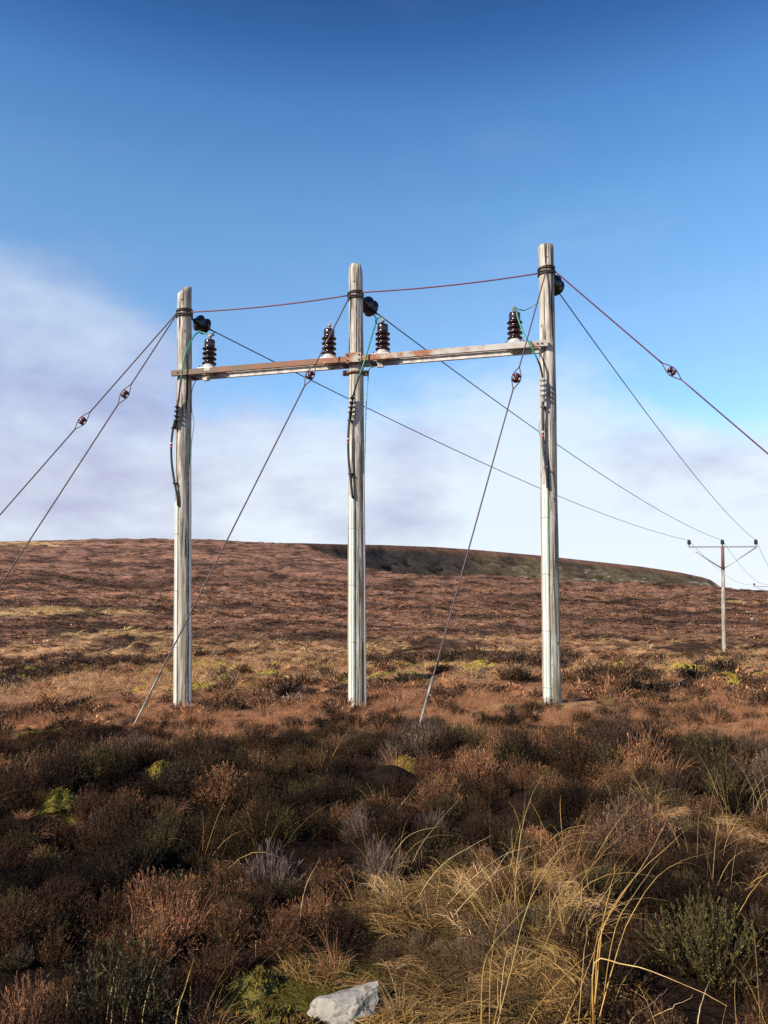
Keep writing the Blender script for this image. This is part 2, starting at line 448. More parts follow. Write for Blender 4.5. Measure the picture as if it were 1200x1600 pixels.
# ground colours (albedo) ----------------------------------------------------
C_HEATH = np.array([0.120, 0.056, 0.036]); C_RED = np.array([0.365, 0.178, 0.096]); C_TAN = np.array([0.56, 0.34, 0.185])
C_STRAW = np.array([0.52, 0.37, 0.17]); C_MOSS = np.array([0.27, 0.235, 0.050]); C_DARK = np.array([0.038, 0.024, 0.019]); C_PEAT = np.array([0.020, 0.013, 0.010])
def mixn(a, b, t): t = np.asarray(t)[..., None]; return a * (1 - t) + b * t
def ell(x, y, cx, cy, rx, ry, n=None):
    d = np.hypot((x - cx) / rx, (y - cy) / ry)
    if n is not None: d = d + n
    return 1 - sstep(0.75, 1.2, d)
def zones(x, y):
    """0..1 weights of what grows at a spot: red-brown deer grass, straw, moss, dark heather"""
    r = np.hypot(x, y)
    nA = fbm(x * 0.35 + 3, y * 0.35 + 8, 4); nB = fbm(x * 0.8 - 5, y * 0.8 + 1, 3)
    nC = fbm(x * 0.07 + 2, y * 0.07 - 6, 4); nD = fbm(x * 0.022 - 8, y * 0.022 + 4, 4)
    red = sstep(7.7, 10.4, r + 2.6 * nB + 1.6 * nA) * (1 - sstep(14.6, 17, r)) * sstep(-0.30, 0.10, nA + 0.14)
    red = np.maximum(red, sstep(14, 17, r) * sstep(-0.18, 0.25, nA + 0.5 * nC + 0.06) * (1 - 0.55 * sstep(38, 75, r)))
    red = np.maximum(red, sstep(45, 80, r) * 0.7 * sstep(-0.1, 0.4, nD + 0.5 * nC))
    red = red * (1 - 0.85 * sstep(0.02, 0.20, fbm(x * 0.75 + 91, y * 0.75 + 17, 3)) * (1 - sstep(15, 18, r)))
    straw = ell(x, y, 0.50, 4.10, 0.58, 1.1, nB * 0.9 + 0.15)
    straw = np.maximum(straw, ell(x, y, 2.2, 5.4, 0.55, 0.7, nB * 0.4) * 0.75)
    straw = np.maximum(straw, ell(x, y, 2.9, 12.7, 0.9, 0.45, nB * 0.4) * 0.9)
    straw = np.maximum(straw, ell(x, y, 1.9, 12.6, 0.5, 0.35, nB * 0.4) * 0.8)
    straw = np.maximum(straw, sstep(17, 24, r) * (1 - sstep(40, 70, r)) * sstep(0.04, 0.30, nB * 0.7 + nA * 0.6) * 0.85)
    for cx, cy, rx, ry in ((-46, 103, 13, 9), (-22, 66, 7, 3.0), (-27, 74, 5, 3), (-185, 392, 26, 16), (24.5, 51, 5.5, 2.2), (60, 135, 12, 4), (8, 62, 3.0, 1.2)):
        straw = np.maximum(straw, ell(x, y, cx, cy, rx, ry, nC * 0.5 + nB * 0.6) * 0.9)
    moss = ell(x, y, -0.30, 3.40, 0.40, 0.42, nB * 0.4)
    for cx, cy, rr in ((0.18, 7.55, 0.22), (-1.86, 6.75, 0.16), (-2.35, 6.0, 0.2), (-2.75, 6.1, 0.18), (-4.9, 11.6, 0.45)):
        moss = np.maximum(moss, ell(x, y, cx, cy, rr, rr, nB * 0.3))
    moss = np.maximum(moss, sstep(16, 19, r) * (1 - sstep(34, 42, r)) * sstep(0.11, 0.25, nB * 0.7 + 0.5 * fbm(x * 0.22, y * 0.22 + 50, 2)))
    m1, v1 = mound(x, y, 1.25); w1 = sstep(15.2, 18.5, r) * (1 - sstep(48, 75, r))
    top = sstep(0.25, 0.6, m1) * sstep(0.18, 0.5, v1 + 0.5 * nC + 0.2 * nA)
    straw = np.maximum(straw * (1 - 0.6 * w1), w1 * top * (0.35 + 0.55 * v1))
    red = np.where(w1 > 0, red * (1 - w1) + w1 * np.maximum(0.55 * red, top), red)
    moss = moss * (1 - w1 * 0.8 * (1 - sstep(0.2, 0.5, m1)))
    dark = sstep(0.0, 0.22, fbm(x * 0.12 + 31, y * 0.12 - 12, 4) + 0.3 * nB) * sstep(14, 20, r)
    hg = hag_shade(x, y); straw = straw * (1 - hg); red = red * (1 - hg); moss = moss * (1 - hg); dark = np.maximum(dark * (1 - hg), 0)
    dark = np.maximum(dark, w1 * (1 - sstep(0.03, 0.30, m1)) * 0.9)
    # long dark heather banks across the moor
    th = np.arctan2(x, np.maximum(y, 1e-6))
    wob = fbm(th * 9, r * 0.002 + 5, 3)
    for r0, t0, t1, w in ((104, 0.05, 0.6, 0.055), (66, -0.32, 0.02, 0.05), (86, -0.5, -0.16, 0.04), (78, 0.02, 0.24, 0.035), (150, 0.1, 0.5, 0.03), (128, -0.5, -0.05, 0.05), (210, -0.5, -0.22, 0.05), (300, -0.45, -0.1, 0.04), (122, 0.12, 0.5, 0.025)):
        rr = r0 * (1 + 0.12 * wob + 0.25 * (t0 - th))
        dark = np.maximum(dark, np.exp(-((r / rr - 1) / w) ** 2) * sstep(t0 - 0.05, t0 + 0.05, th) * (1 - sstep(t1 - 0.05, t1 + 0.05, th)) * 1.0 * sstep(-0.5, 0.1, nC + 0.3))
    return red, straw, moss, dark, nA, nB, nC, nD
def tone(x, y):
    """broad uneven burning, grazing and wetness of the moor"""
    r = np.hypot(x, y)
    f = 1 + (0.55 * fbm(x * 0.018 + 4, y * 0.024 - 2, 5) + 0.28 * fbm(x * 0.07 - 3, y * 0.08 + 6, 4)) * sstep(25, 70, r)
    f = f + 0.35 * fbm(x * 0.006, y * 0.009 + 3, 3) * sstep(150, 300, r)
    return np.clip(f, 0.42, 1.6)[..., None]
def ground_colour(x, y):
    r = np.hypot(x, y)
    red, straw, moss, dark, nA, nB, nC, nD = zones(x, y)
    far = sstep(30, 90, r)
    base = mixn(C_PEAT * 0.9, C_HEATH * 1.2, sstep(9, 16, r))
    base = mixn(base, np.array([0.245, 0.134, 0.094]), far)
    base = mixn(base, np.array([0.128, 0.071, 0.055]), sstep(-0.12, 0.22, nD + 0.4 * nC) * sstep(90, 200, r))
    c = mixn(base, mixn(C_RED, np.array([0.33, 0.182, 0.122]), far), red * sstep(9, 12, r))
    c = mixn(c, mixn(np.array([0.105, 0.066, 0.030]), C_TAN, sstep(9, 14, r)), straw * 0.6 * (1 - far) + straw * far * 0.95)
    c = mixn(c, C_STRAW * 0.9, straw * far * 0.6)
    c = mixn(c, mixn(C_MOSS * 0.4, C_MOSS, sstep(8, 14, r)), moss)
    c = mixn(c, C_DARK * 1.1, dark * 0.85)
    c = mixn(c, C_PEAT * 0.8, hag_shade(x, y))  # peat black, doubling as painted shadow beside the poles
    c = c * tone(x, y)
    n = fbm(x * 2.3, y * 2.3, 3)
    return c * (1 + 0.35 * n[..., None])

def make_ground():
    th = np.concatenate([np.linspace(-np.pi, -0.80, 46)[:-1], np.linspace(-0.80, -0.50, 60)[:-1], np.linspace(-0.50, 0.50, 330), np.linspace(0.50, 0.80, 60)[1:], np.linspace(0.80, np.pi, 46)[1:-1]])
    rr = [1.2]
    while rr[-1] < 520: rr.append(rr[-1] * 1.0105)
    rr += [600, 720, 900, 1200, 1700, 2600, 4200, 7000]
    rr = np.array(rr)
    nt_, nr = len(th), len(rr)
    TH, RR = np.meshgrid(th, rr)
    X, Y = RR * np.sin(TH), RR * np.cos(TH)
    Z = height(X, Y)
    far = RR > 560
    Z = np.where(RR > 500, np.minimum(Z, -18), Z)
    V = np.stack([X, Y, Z], -1).reshape(-1, 3)
    C = ground_colour(X, Y).reshape(-1, 3)
    i, j = np.meshgrid(np.arange(nr - 1), np.arange(nt_), indexing='ij')
    j2 = (j + 1) % nt_
    F = np.stack([i * nt_ + j, i * nt_ + j2, (i + 1) * nt_ + j2, (i + 1) * nt_ + j], -1).reshape(-1, 4)[:, ::-1]
    V = np.vstack([V, [[0, 0, hz(0, 0.01)]]]); C = np.vstack([C, C[:1]])
    c = len(V) - 1
    me = bpy.data.meshes.new('moorland')
    jj = np.arange(nt_)
    T = np.stack([np.full(nt_, c), (jj + 1) % nt_, jj], -1)
    nv, nq, ntr = len(V), len(F), len(T)
    me.vertices.add(nv); me.vertices.foreach_set('co', V.astype(np.float32).ravel())
    me.loops.add(nq * 4 + ntr * 3)
    me.loops.foreach_set('vertex_index', np.concatenate([F.ravel(), T.ravel()]).astype(np.int32))
    me.polygons.add(nq + ntr)
    me.polygons.foreach_set('loop_start', np.concatenate([np.arange(nq) * 4, nq * 4 + np.arange(ntr) * 3]).astype(np.int32))
    me.polygons.foreach_set('use_smooth', np.ones(nq + ntr, bool))
    me.update(calc_edges=True); me.validate()
    a = me.attributes.new('gcol', 'FLOAT_COLOR', 'POINT')
    a.data.foreach_set('color', np.hstack([np.clip(C, 0.004, 1), np.ones((nv, 1))]).astype(np.float32).ravel())
    m, nt, b = new_mat('moor_ground')
    at = nt.nodes.new('ShaderNodeAttribute'); at.attribute_name = 'gcol'
    n1 = noise(nt, 0.9, 8, 0.7); n2 = noise(nt, 7.0, 6, 0.7)
    n3 = noise(nt, 0.22, 8, 0.72, stretch=(1, 1, 1))
    c1 = mixc(nt, 1.0, at.outputs['Color'], ramp(nt, n1, [(0.30, (0.45, 0.42, 0.42)), (0.50, (1, 1, 1)), (0.72, (1.65, 1.6, 1.5))]), 'MULTIPLY')
    c2 = mixc(nt, 1.0, c1, ramp(nt, n2, [(0.3, (0.6, 0.6, 0.6)), (0.7, (1.35, 1.32, 1.25))]), 'MULTIPLY')
    c3 = mixc(nt, 1.0, c2, ramp(nt, n3, [(0.32, (0.62, 0.60, 0.62)), (0.5, (1, 1, 1)), (0.70, (1.35, 1.3, 1.2))]), 'MULTIPLY')
    nt.links.new(c3, b.inputs['Base Color'])
    b.inputs['Roughness'].default_value = 0.95; b.inputs['Specular IOR Level'].default_value = 0.05
    bm1 = nt.nodes.new('ShaderNodeBump'); bm1.inputs['Strength'].default_value = 0.9; bm1.inputs['Distance'].default_value = 0.5
    nt.links.new(n1, bm1.inputs['Height'])
    bm2 = nt.nodes.new('ShaderNodeBump'); bm2.inputs['Strength'].default_value = 0.8; bm2.inputs['Distance'].default_value = 0.06
    nt.links.new(n2, bm2.inputs['Height']); nt.links.new(bm1.outputs[0], bm2.inputs['Normal'])
    nt.links.new(bm2.outputs[0], b.inputs['Normal'])
    me.materials.append(m)
    o = bpy.data.objects.new('moorland', me); scene.collection.objects.link(o)
    tag(o, 'brown heather moorland sloping up to the skyline', kind='structure')
make_ground()

def make_hill():
    """the far escarpment behind the right of the moor"""
    HX = np.array([250, 380, 470, 540, 600, 680, 750, 850, 900, 1000, 1060, 1095, 1108, 1118, 1126, 1140, 1170])
    HY = np.array([849, 848.5, 849, 851, 852, 855, 860, 869, 874.5, 885.5, 894.5, 902, 906, 913, 921, 934, 948])
    HD = np.array([620, 640, 680, 760, 840, 900, 930, 950, 950, 950, 950, 950, 950, 950, 950, 950, 950])
    px = np.linspace(250, 1170, 300)
    cy = np.interp(px, HX, HY); cd = np.interp(px, HX, HD)
    v = np.concatenate([np.linspace(0, 1, 70), 1 + np.linspace(0.02, 1, 14)])     # 0 foot .. 1 crest .. 2 back
    PX, VV = np.meshgrid(px, v)
    CY = np.broadcast_to(cy, PX.shape); CD = np.broadcast_to(cd, PX.shape)
    zc = EYE + (HORIZON - CY) / FPX * CD
    front = np.clip(VV, 0, 1); back = np.clip(VV - 1, 0, 1)
    D = CD - (1 - front) * 190 + back * 500
    prof = front ** 0.75
    prof = np.where(front > 0.85, prof, prof)
    Z = -12 + (zc + 12) * np.where(VV <= 1, 0.93 * prof + 0.07 * sstep(0.85, 1, front), 1 - back * back * 0.9 - 0.02 * back)
    X = (PX - 600) / FPX * D
    g = fbm(X * 0.018, D * 0.010, 4); g2 = fbm(X * 0.06 + 5, D * 0.04, 4)
    bell = np.sin(np.pi * np.clip(front, 0, 1)) * (VV < 1)
    Z = Z + (g * 8 + g2 * 4.5) * bell
    D2 = D + (g * 26 + np.abs(g2) * 14) * bell
    crag = sstep(0.16, 0.34, fbm(X * 0.05 - 20, D * 0.09 + Z * 0.1, 4)) * sstep(0.30, 0.5, front) * (1 - sstep(0.8, 0.9, front)) * sstep(740, 800, PX) * 0.9
    cliff = sstep(1098, 1108, PX) * (VV < 1.3)
    V = np.stack([X, D2, Z], -1).reshape(-1, 3)
    heath = mixn(np.array([0.050, 0.040, 0.031]), np.array([0.110, 0.080, 0.050]), sstep(-0.3, 0.4, g2 + 0.5 * g))
    green = mixn(heath, np.array([0.115, 0.092, 0.055]), sstep(-0.05, 0.4, fbm(X * 0.02 + 3, Z * 0.05, 4) + 0.15) * sstep(660, 820, PX))
    dark = mixn(green, np.array([0.034, 0.031, 0.034]), sstep(470, 600, PX + 40 * g) * (1 - sstep(600, 790, PX + 60 * g)) * (1 - sstep(0.86, 0.97, VV)) * 0.85)  # shade over the hill's left face, put into its colour
    top = mixn(dark, np.array([0.15, 0.08, 0.06]), sstep(0.90, 0.97, VV + 0.02 * g2))
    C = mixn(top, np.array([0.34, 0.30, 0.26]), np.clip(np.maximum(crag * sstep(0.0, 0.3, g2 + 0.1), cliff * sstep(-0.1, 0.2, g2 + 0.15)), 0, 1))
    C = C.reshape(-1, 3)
    nr, nc = PX.shape
    i, j = np.meshgrid(np.arange(nr - 1), np.arange(nc - 1), indexing='ij')
    F = np.stack([i * nc + j, i * nc + j + 1, (i + 1) * nc + j + 1, (i + 1) * nc + j], -1).reshape(-1, 4)
    me = bpy.data.meshes.new('far_hill'); me.from_pydata(V.tolist(), [], F.tolist())
    me.polygons.foreach_set('use_smooth', np.ones(len(F), bool))
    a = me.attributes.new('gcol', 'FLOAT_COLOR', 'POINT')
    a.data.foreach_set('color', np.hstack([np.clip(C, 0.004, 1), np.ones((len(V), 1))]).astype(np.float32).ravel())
    m, nt, b = new_mat('hillside')
    at = nt.nodes.new('ShaderNodeAttribute'); at.attribute_name = 'gcol'
    n1 = noise(nt, 0.05, 8, 0.7)
    nt.links.new(mixc(nt, 1.0, at.outputs['Color'], ramp(nt, n1, [(0.3, (0.6, 0.6, 0.6)), (0.7, (1.4, 1.4, 1.35))]), 'MULTIPLY'), b.inputs['Base Color'])
    b.inputs['Roughness'].default_value = 1; b.inputs['Specular IOR Level'].default_value = 0.05
    bump(nt, b, n1, 1.0, 9.0)
    me.materials.append(m)
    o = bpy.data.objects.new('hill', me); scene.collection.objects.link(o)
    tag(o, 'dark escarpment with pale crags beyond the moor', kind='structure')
make_hill()

# ------------------------------------------------------------------ the three poles
POLES = {   # top px, base px, depth, top radius, base radius
    'L': dict(top=(288.5, 455), base=(286.5, 1112), d=14.5, r0=0.134, r1=0.158, mat='wood_a', cut='slant'),
    'M': dict(top=(555.5, 416), base=(558, 1119), d=13.83, r0=0.127, r1=0.160, mat='wood_b', cut='round'),
    'R': dict(top=(853, 385), base=(863.5, 1109), d=13.15, r0=0.128, r1=0.155, mat='wood_c', cut='flat'),
}
PLABEL = {
    'L': 'weathered grey wooden pole with slanting top, farthest left of the three tall poles',
    'M': 'weathered grey wooden pole with rounded top, between the two other tall poles',
    'R': 'weathered grey wooden pole with flat lichened top, farthest right of the three tall poles',
}
for k, q in POLES.items():
    q['A'] = P(*q['base'], q['d']); q['B'] = P(*q['top'], q['d'])
def pole_at(k, py):
    q = POLES[k]; t = (q['base'][1] - py) / (q['base'][1] - q['top'][1])
    # image rows map almost linearly to height at constant depth
    za = q['A'].z; z = P(q['base'][0] + (q['top'][0] - q['base'][0]) * t, py, q['d']).z
    s = (z - za) / (q['B'].z - za)
    return q['A'].lerp(q['B'], s), q['r1'] + (q['r0'] - q['r1']) * s
def surf(k, py, ang, extra=0.0):
    """point on the pole's surface; ang 0 faces the viewer, negative turns left"""
    c, r = pole_at(k, py)
    return c + Vector((math.sin(ang), -math.cos(ang), 0)) * (r + extra)
for k, q in POLES.items():
    A, B = q['A'], q['B']
    th = empty('wooden_pole', (A.x, A.y, hz(A.x, A.y)), PLABEL[k], 'utility pole', 'tall poles carrying the steel crossarm')
    q['thing'] = th
    n, m = 36, 110
    A2 = A - (B - A).normalized() * 0.7
    V, F = [], []
    sd = {'L': 3, 'M': 11, 'R': 23}[k]
    for i in range(m):
        t = i / (m - 1); c = A2.lerp(B, t); r = q['r1'] + (q['r0'] - q['r1']) * t
        # gentle crookedness
        c = c + Vector((0.012 * math.sin(3.1 * t + sd), 0.012 * math.cos(2.3 * t + sd), 0)) * math.sin(math.pi * t)
        for j in range(n):
            a = 2 * math.pi * j / n
            e = 0.010 * float(pn(np.array([math.cos(a) * 1.2 + sd]), np.array([t * 9 + math.sin(a)]))[0])
            groove = float(pn(np.array([j * 0.83 + sd * 5]), np.array([t * 4.0]))[0])
            e -= 0.008 * max(0.0, groove - 0.12) * 3
            rr = r + e
            z = c.z
            if i >= m - 3:
                x_, y_ = math.sin(a), -math.cos(a)
                if q['cut'] == 'slant': dz = 0.05 * x_ + (0.02 if x_ > 0.1 else -0.03)
                elif q['cut'] == 'round': dz = -0.0; rr *= (1, 0.97, 0.78)[i - (m - 3)]
                else: dz = 0.018 * float(pn(np.array([j * 0.9]), np.array([3.3]))[0])
                z += dz * (i - (m - 4)) / 3
                if q['cut'] == 'round': z += (0, 0.0, 0.02)[i - (m - 3)]
            V.append((c.x + math.sin(a) * rr, c.y - math.cos(a) * rr, z))
    for i in range(m - 1):
        for j in range(n):
            j2 = (j + 1) % n
            F.append((i * n + j, i * n + j2, (i + 1) * n + j2, (i + 1) * n + j))
    F.append(tuple((m - 1) * n + j for j in range(n)))
    b = MB(); b.add(V, F, True); b.s[-1] = False
    q['shaft'] = b.build('shaft', M[q['mat']], th)
    # wire bands near the top
    by = {'L': 491, 'M': 463, 'R': 425}[k]
    for i, dy in enumerate((-5, -2, 1.5, 4.5)):
        c, r = pole_at(k, by + dy)
        pts = []
        for j in range(29):
            a = 2 * math.pi * j / 28 + i
            pts.append(c + Vector((math.sin(a) * (r + 0.012), -math.cos(a) * (r + 0.012), 0.012 * math.sin(a * 1 + i * 2))))
        MB().tube(pts, 0.0135, 6).build('wire_band', M['iron'], th)
    # bolt hole and bolts above the band
    s = surf(k, by - 19, R(-8)); MB().lathe(s + Vector((0, 0.03, 0)), (0, -1, 0), [(0.017, 0), (0.017, 0.034), (0.010, 0.036)], 10).build('bolt', M['iron'], th)
    # white cable guard(s) down the pole
    gspec = {'L': [(785, -84, -32, 0.010, 'guard'), (728, 54, 70, 0.008, 'guard')],
             'M': [(776, -52, -16, 0.014, 'guard'), (741, 54, 70, 0.010, 'guard')],
             'R': [(759, -66, -26, 0.014, 'guard')]}[k]
    for (y0, a0, a1, ex, mt) in gspec:
        gb = MB(); V, F = [], []
        rows, cols = 26, 8
        for i in range(rows):
            py = y0 + (q['base'][1] - y0 + 6) * i / (rows - 1)
            for j in range(cols):
                a = R(a0 + (a1 - a0) * j / (cols - 1))
                lip = 0.0 if j in (0, cols - 1) else ex
                V.append(surf(k, py, a, 0.006 + lip + (0.004 if j in (0, cols - 1) else 0)))
        for i in range(rows - 1):
            for j in range(cols - 1):
                F.append((i * cols + j, (i + 1) * cols + j, (i + 1) * cols + j + 1, i * cols + j + 1))
        gb.add(V, F, False)
        g = gb.build('cable_guard', M[mt], th)
        so = g.modifiers.new('thick', 'SOLIDIFY'); so.thickness = 0.004; so.offset = 1
        if a1 < 20:
            aa = R(a1 + 4)
            MB().tube([surf(k, y0 + (q['base'][1] - y0 + 4) * i / 12, aa, 0.012) for i in range(13)], 0.007, 6).build('teal_strip', M['teal'], g)
            am = R(a0 + (a1 - a0) * 0.62)
            MB().tube([surf(k, y0 + 8 + (q['base'][1] - y0 - 4) * i / 12, am, 0.010 + ex) for i in range(13)], 0.0055, 5).build('teal_line', M['teal'], g)
            for yy in range(int(y0) + 50, 1090, 88):
                MB().tube([surf(k, yy, R(a0 - 6 + (a1 - a0 + 12) * i / 8), 0.014 + ex) for i in range(9)], 0.005, 5).build('strap', M['galv'], g)

# ------------------------------------------------------------------ steel crossarm
Lc, _ = pole_at('L', 582); Rc, _ = pole_at('R', 536)
ax2 = Vector((Rc.x - Lc.x, Rc.y - Lc.y, 0)).normalized()
perp = Vector((ax2.y, -ax2.x, 0))                      # towards the viewer
def plan_depth(px):
    # depth at which a column meets the vertical plane through the poles
    X = (px - 600) / FPX / CP
    t = (X * Lc.y - Lc.x) / (ax2.x - X * ax2.y)
    return Lc.y + ax2.y * t
z_l = P(288, 582, 14.3).z; z_r = P(855, 537, 13.0).z
def arm_pt(px, off=0.0, dz=0.0):
    d = plan_depth(px)
    x = (px - 600) / FPX / CP * d
    s = (x - Lc.x) / (Rc.x - Lc.x)
    return Vector((x, d, z_l + (z_r - z_l) * s + dz)) + perp * off
arm_c = arm_pt(262)
arm = empty('steel_crossarm', arm_c, 'long rusty steel double crossarm bolted across three wooden poles', 'crossarm')
BH = 0.051
def channel(p0, p1, out, name):
    """C-section: web on the OUT side, flanges turned inwards"""
    d = (p1 - p0); ln = d.normalized(); up = Vector((0, 0, 1)); up = (up - ln * up.dot(ln)).normalized()
    t = 0.009; w = 0.055
    sec = [(0, -BH), (0, BH), (-w, BH), (-w, BH - t), (-t, BH - t), (-t, -BH + t), (-w, -BH + t), (-w, -BH)]
    b = MB(); V = []
    for p in (p0, p1):
        for o_, u_ in sec: V.append(p + out * o_ + up * u_)
    F = [(i, (i + 1) % 8, (i + 1) % 8 + 8, i + 8) for i in range(8)]
    F += [(0, 7, 6, 5, 4, 3, 2, 1), tuple(range(8, 16))]
    b.add(V, F, False)
    return b.build(name, M['steel'], arm)
OFF = 0.155
channel(arm_pt(268.5, OFF + 0.052), arm_pt(862, OFF + 0.052), perp, 'front_beam')
channel(arm_pt(266, -OFF - 0.052), arm_pt(864, -OFF - 0.052), -perp, 'rear_beam').data.materials[0] = M['palesteel']
up = Vector((0, 0, 1))
def plate(px, w, h, off, thick, name, mat, dz=0.0, lying=False):
    c = arm_pt(px, off, dz)
    b = MB()
    if lying: b.box(c, ax2 * w, perp * h, up * thick)
    else: b.box(c, ax2 * w, perp * thick, up * h)
    return b.build(name, M[mat], arm)
# joint plate and its bolts in front of the middle pole
jp = plate(555.5, 0.145, 0.085, OFF + 0.065, 0.010, 'joint_plate', 'steel', 0.015)
for sx in (-0.105, 0.105):
    for sz in (-0.035, 0.06):
        c = arm_pt(555.5, OFF + 0.074, sz) + ax2 * sx
        MB().lathe(c, perp, [(0.018, 0), (0.018, 0.014), (0.010, 0.016), (0.010, 0.03)], 6, False).build('bolt', M['rustiron'], jp)
for px in (279, 285, 846, 853):
    c = arm_pt(px, OFF + 0.053, 0.0)
    MB().lathe(c, perp, [(0.016, 0), (0.016, 0.012), (0.008, 0.014), (0.008, 0.026)], 6, False).build('bolt', M['rustiron'], arm)
plate(325, 0.055, 0.03, OFF + 0.054, 0.002, 'paint_patch', 'whitebase', 0.02)
# hanger clamps under the arm
for px in (300, 540, 585):
    c = arm_pt(px, 0.05, -BH - 0.03)
    MB().box(c, ax2 * 0.05, perp * 0.09, up * 0.016).build('cleat', M['iron'], arm)
for px in (312, 592):
    c = arm_pt(px, -OFF + 0.02, -BH - 0.01)
    MB().box(c, ax2 * 0.06, perp * 0.03, up * 0.03).build('cleat', M['whitebase'], arm)

# ------------------------------------------------------------------ post insulators on the crossarm
INS = [(321, 'brown ribbed post insulator beside the leftmost pole on the crossarm'),
       (512, 'brown ribbed post insulator just left of the middle pole, bare stud on top'),
       (598, 'brown ribbed post insulator just right of the middle pole with a black loop'),
       (810, 'brown ribbed post insulator left of the rightmost pole on the crossarm')]
ins_top = {}
for px, lab in INS:
    base = arm_pt(px, 0.0, BH)
    t = empty('post_insulator', base, lab, 'insulator', 'brown post insulators on the crossarm')
    MB().box(base + up * 0.008, ax2 * 0.15, perp * 0.20, up * 0.008).build('mounting_plate', M['galv'], t)
    for sx in (-1, 1):
        c = base + ax2 * 0.145 * sx + perp * 0.12 + up * 0.016
        MB().lathe(c, up, [(0.022, 0), (0.022, 0.022), (0.012, 0.024), (0.012, 0.05)], 6, False).build('bolt', M['iron'], t)
    k = 0.93
    MB().lathe(base + up * 0.016, up, [(0.125, 0), (0.125, 0.045), (0.110, 0.055), (0.108, 0.085), (0.10, 0.10)], 24).build('collar', M['whitebase'], t)
    prof = [(0.09, 0.0)]
    h = 0.0
    for i in range(4):
        prof += [(0.098, h), (0.135, h + 0.010), (0.150, h + 0.024), (0.149, h + 0.032), (0.125, h + 0.048), (0.100, h + 0.062)]
        h += 0.094
    prof += [(0.110, h), (0.110, h + 0.075), (0.102, h + 0.105), (0.070, h + 0.118), (0.02, h + 0.121)]
    MB().lathe(base + up * 0.112, up, [(a_ * 0.91, b_) for a_, b_ in prof], 28).build('ribbed_body', M['brown'], t)
    tp = base + up * (0.112 + h + 0.118)
    st = MB().lathe(tp, up, [(0.022, 0), (0.022, 0.04), (0.036, 0.042), (0.036, 0.062), (0.016, 0.064), (0.016, 0.115), (0.008, 0.118)], 8, False).build('terminal_stud', M['stud'], t)
    MB().box(tp + up * 0.085, ax2 * 0.034, perp * 0.014, up * 0.012).build('clamp', M['stud'], st)
    ins_top[px] = tp + up * 0.085

# ------------------------------------------------------------------ distribution poles beyond
def t_pole(base_px, top_px, d, half, lab, yaw, first=True, base_ground=None):
    A = P(*base_px, d); B = P(*top_px, d)
    g = hz(A.x, A.y)
    t = empty('line_pole', (A.x, A.y, g), lab, 'utility pole', 'distant line poles with T crossarm')
    A2 = Vector((A.x, A.y, min(g, A.z) - 0.5))
    mid = A2.lerp(B, 0.79)
    MB().tube([A2.lerp(mid, i / 6) for i in range(7)], [0.135 - 0.022 * i / 6 for i in range(7)], 14).build('shaft', M['wood_a'], t)
    MB().tube([mid, B], [0.113, 0.10], 14).build('shaft_head', M['rustiron'], t)
    u = Vector((math.cos(yaw), math.sin(yaw), 0)); w = Vector((-u.y, u.x, 0))
    c = B + Vector((0, 0, -0.06)) - w * 0.0
    e0, e1 = c - u * half, c + u * half
    MB().box(c, u * (half + 0.05), w * 0.045, up * 0.05).build('crossarm', M['galv'], t)
    lowj = A2.lerp(B, 0.80)
    for e in (e0, e1): MB().tube([e - up * 0.05, lowj], 0.042, 6).build('brace', M['galv'], t)
    tops = []
    for e in (e0, c, e1):
        ob = MB().lathe(e + up * 0.05, up, [(0.03, 0), (0.03, 0.10), (0.09, 0.11), (0.13, 0.16), (0.10, 0.2), (0.12, 0.23), (0.13, 0.28), (0.09, 0.34), (0.11, 0.38), (0.09, 0.42), (0.03, 0.43)], 12).build('pin_insulator', M['dark'], t)
        tops.append(e + up * 0.44)
    return tops
T1 = t_pole((1131, 1021), (1129, 853), 52.0, 2.15, 'thin wooden line pole with T crossarm standing on the moor at right', math.atan2(-0.30, 4.2))
T2 = t_pole((1206, 960), (1204, 916), 112.0, 2.3, 'most distant line pole, only its crossarm end showing at the right edge', 0.0)

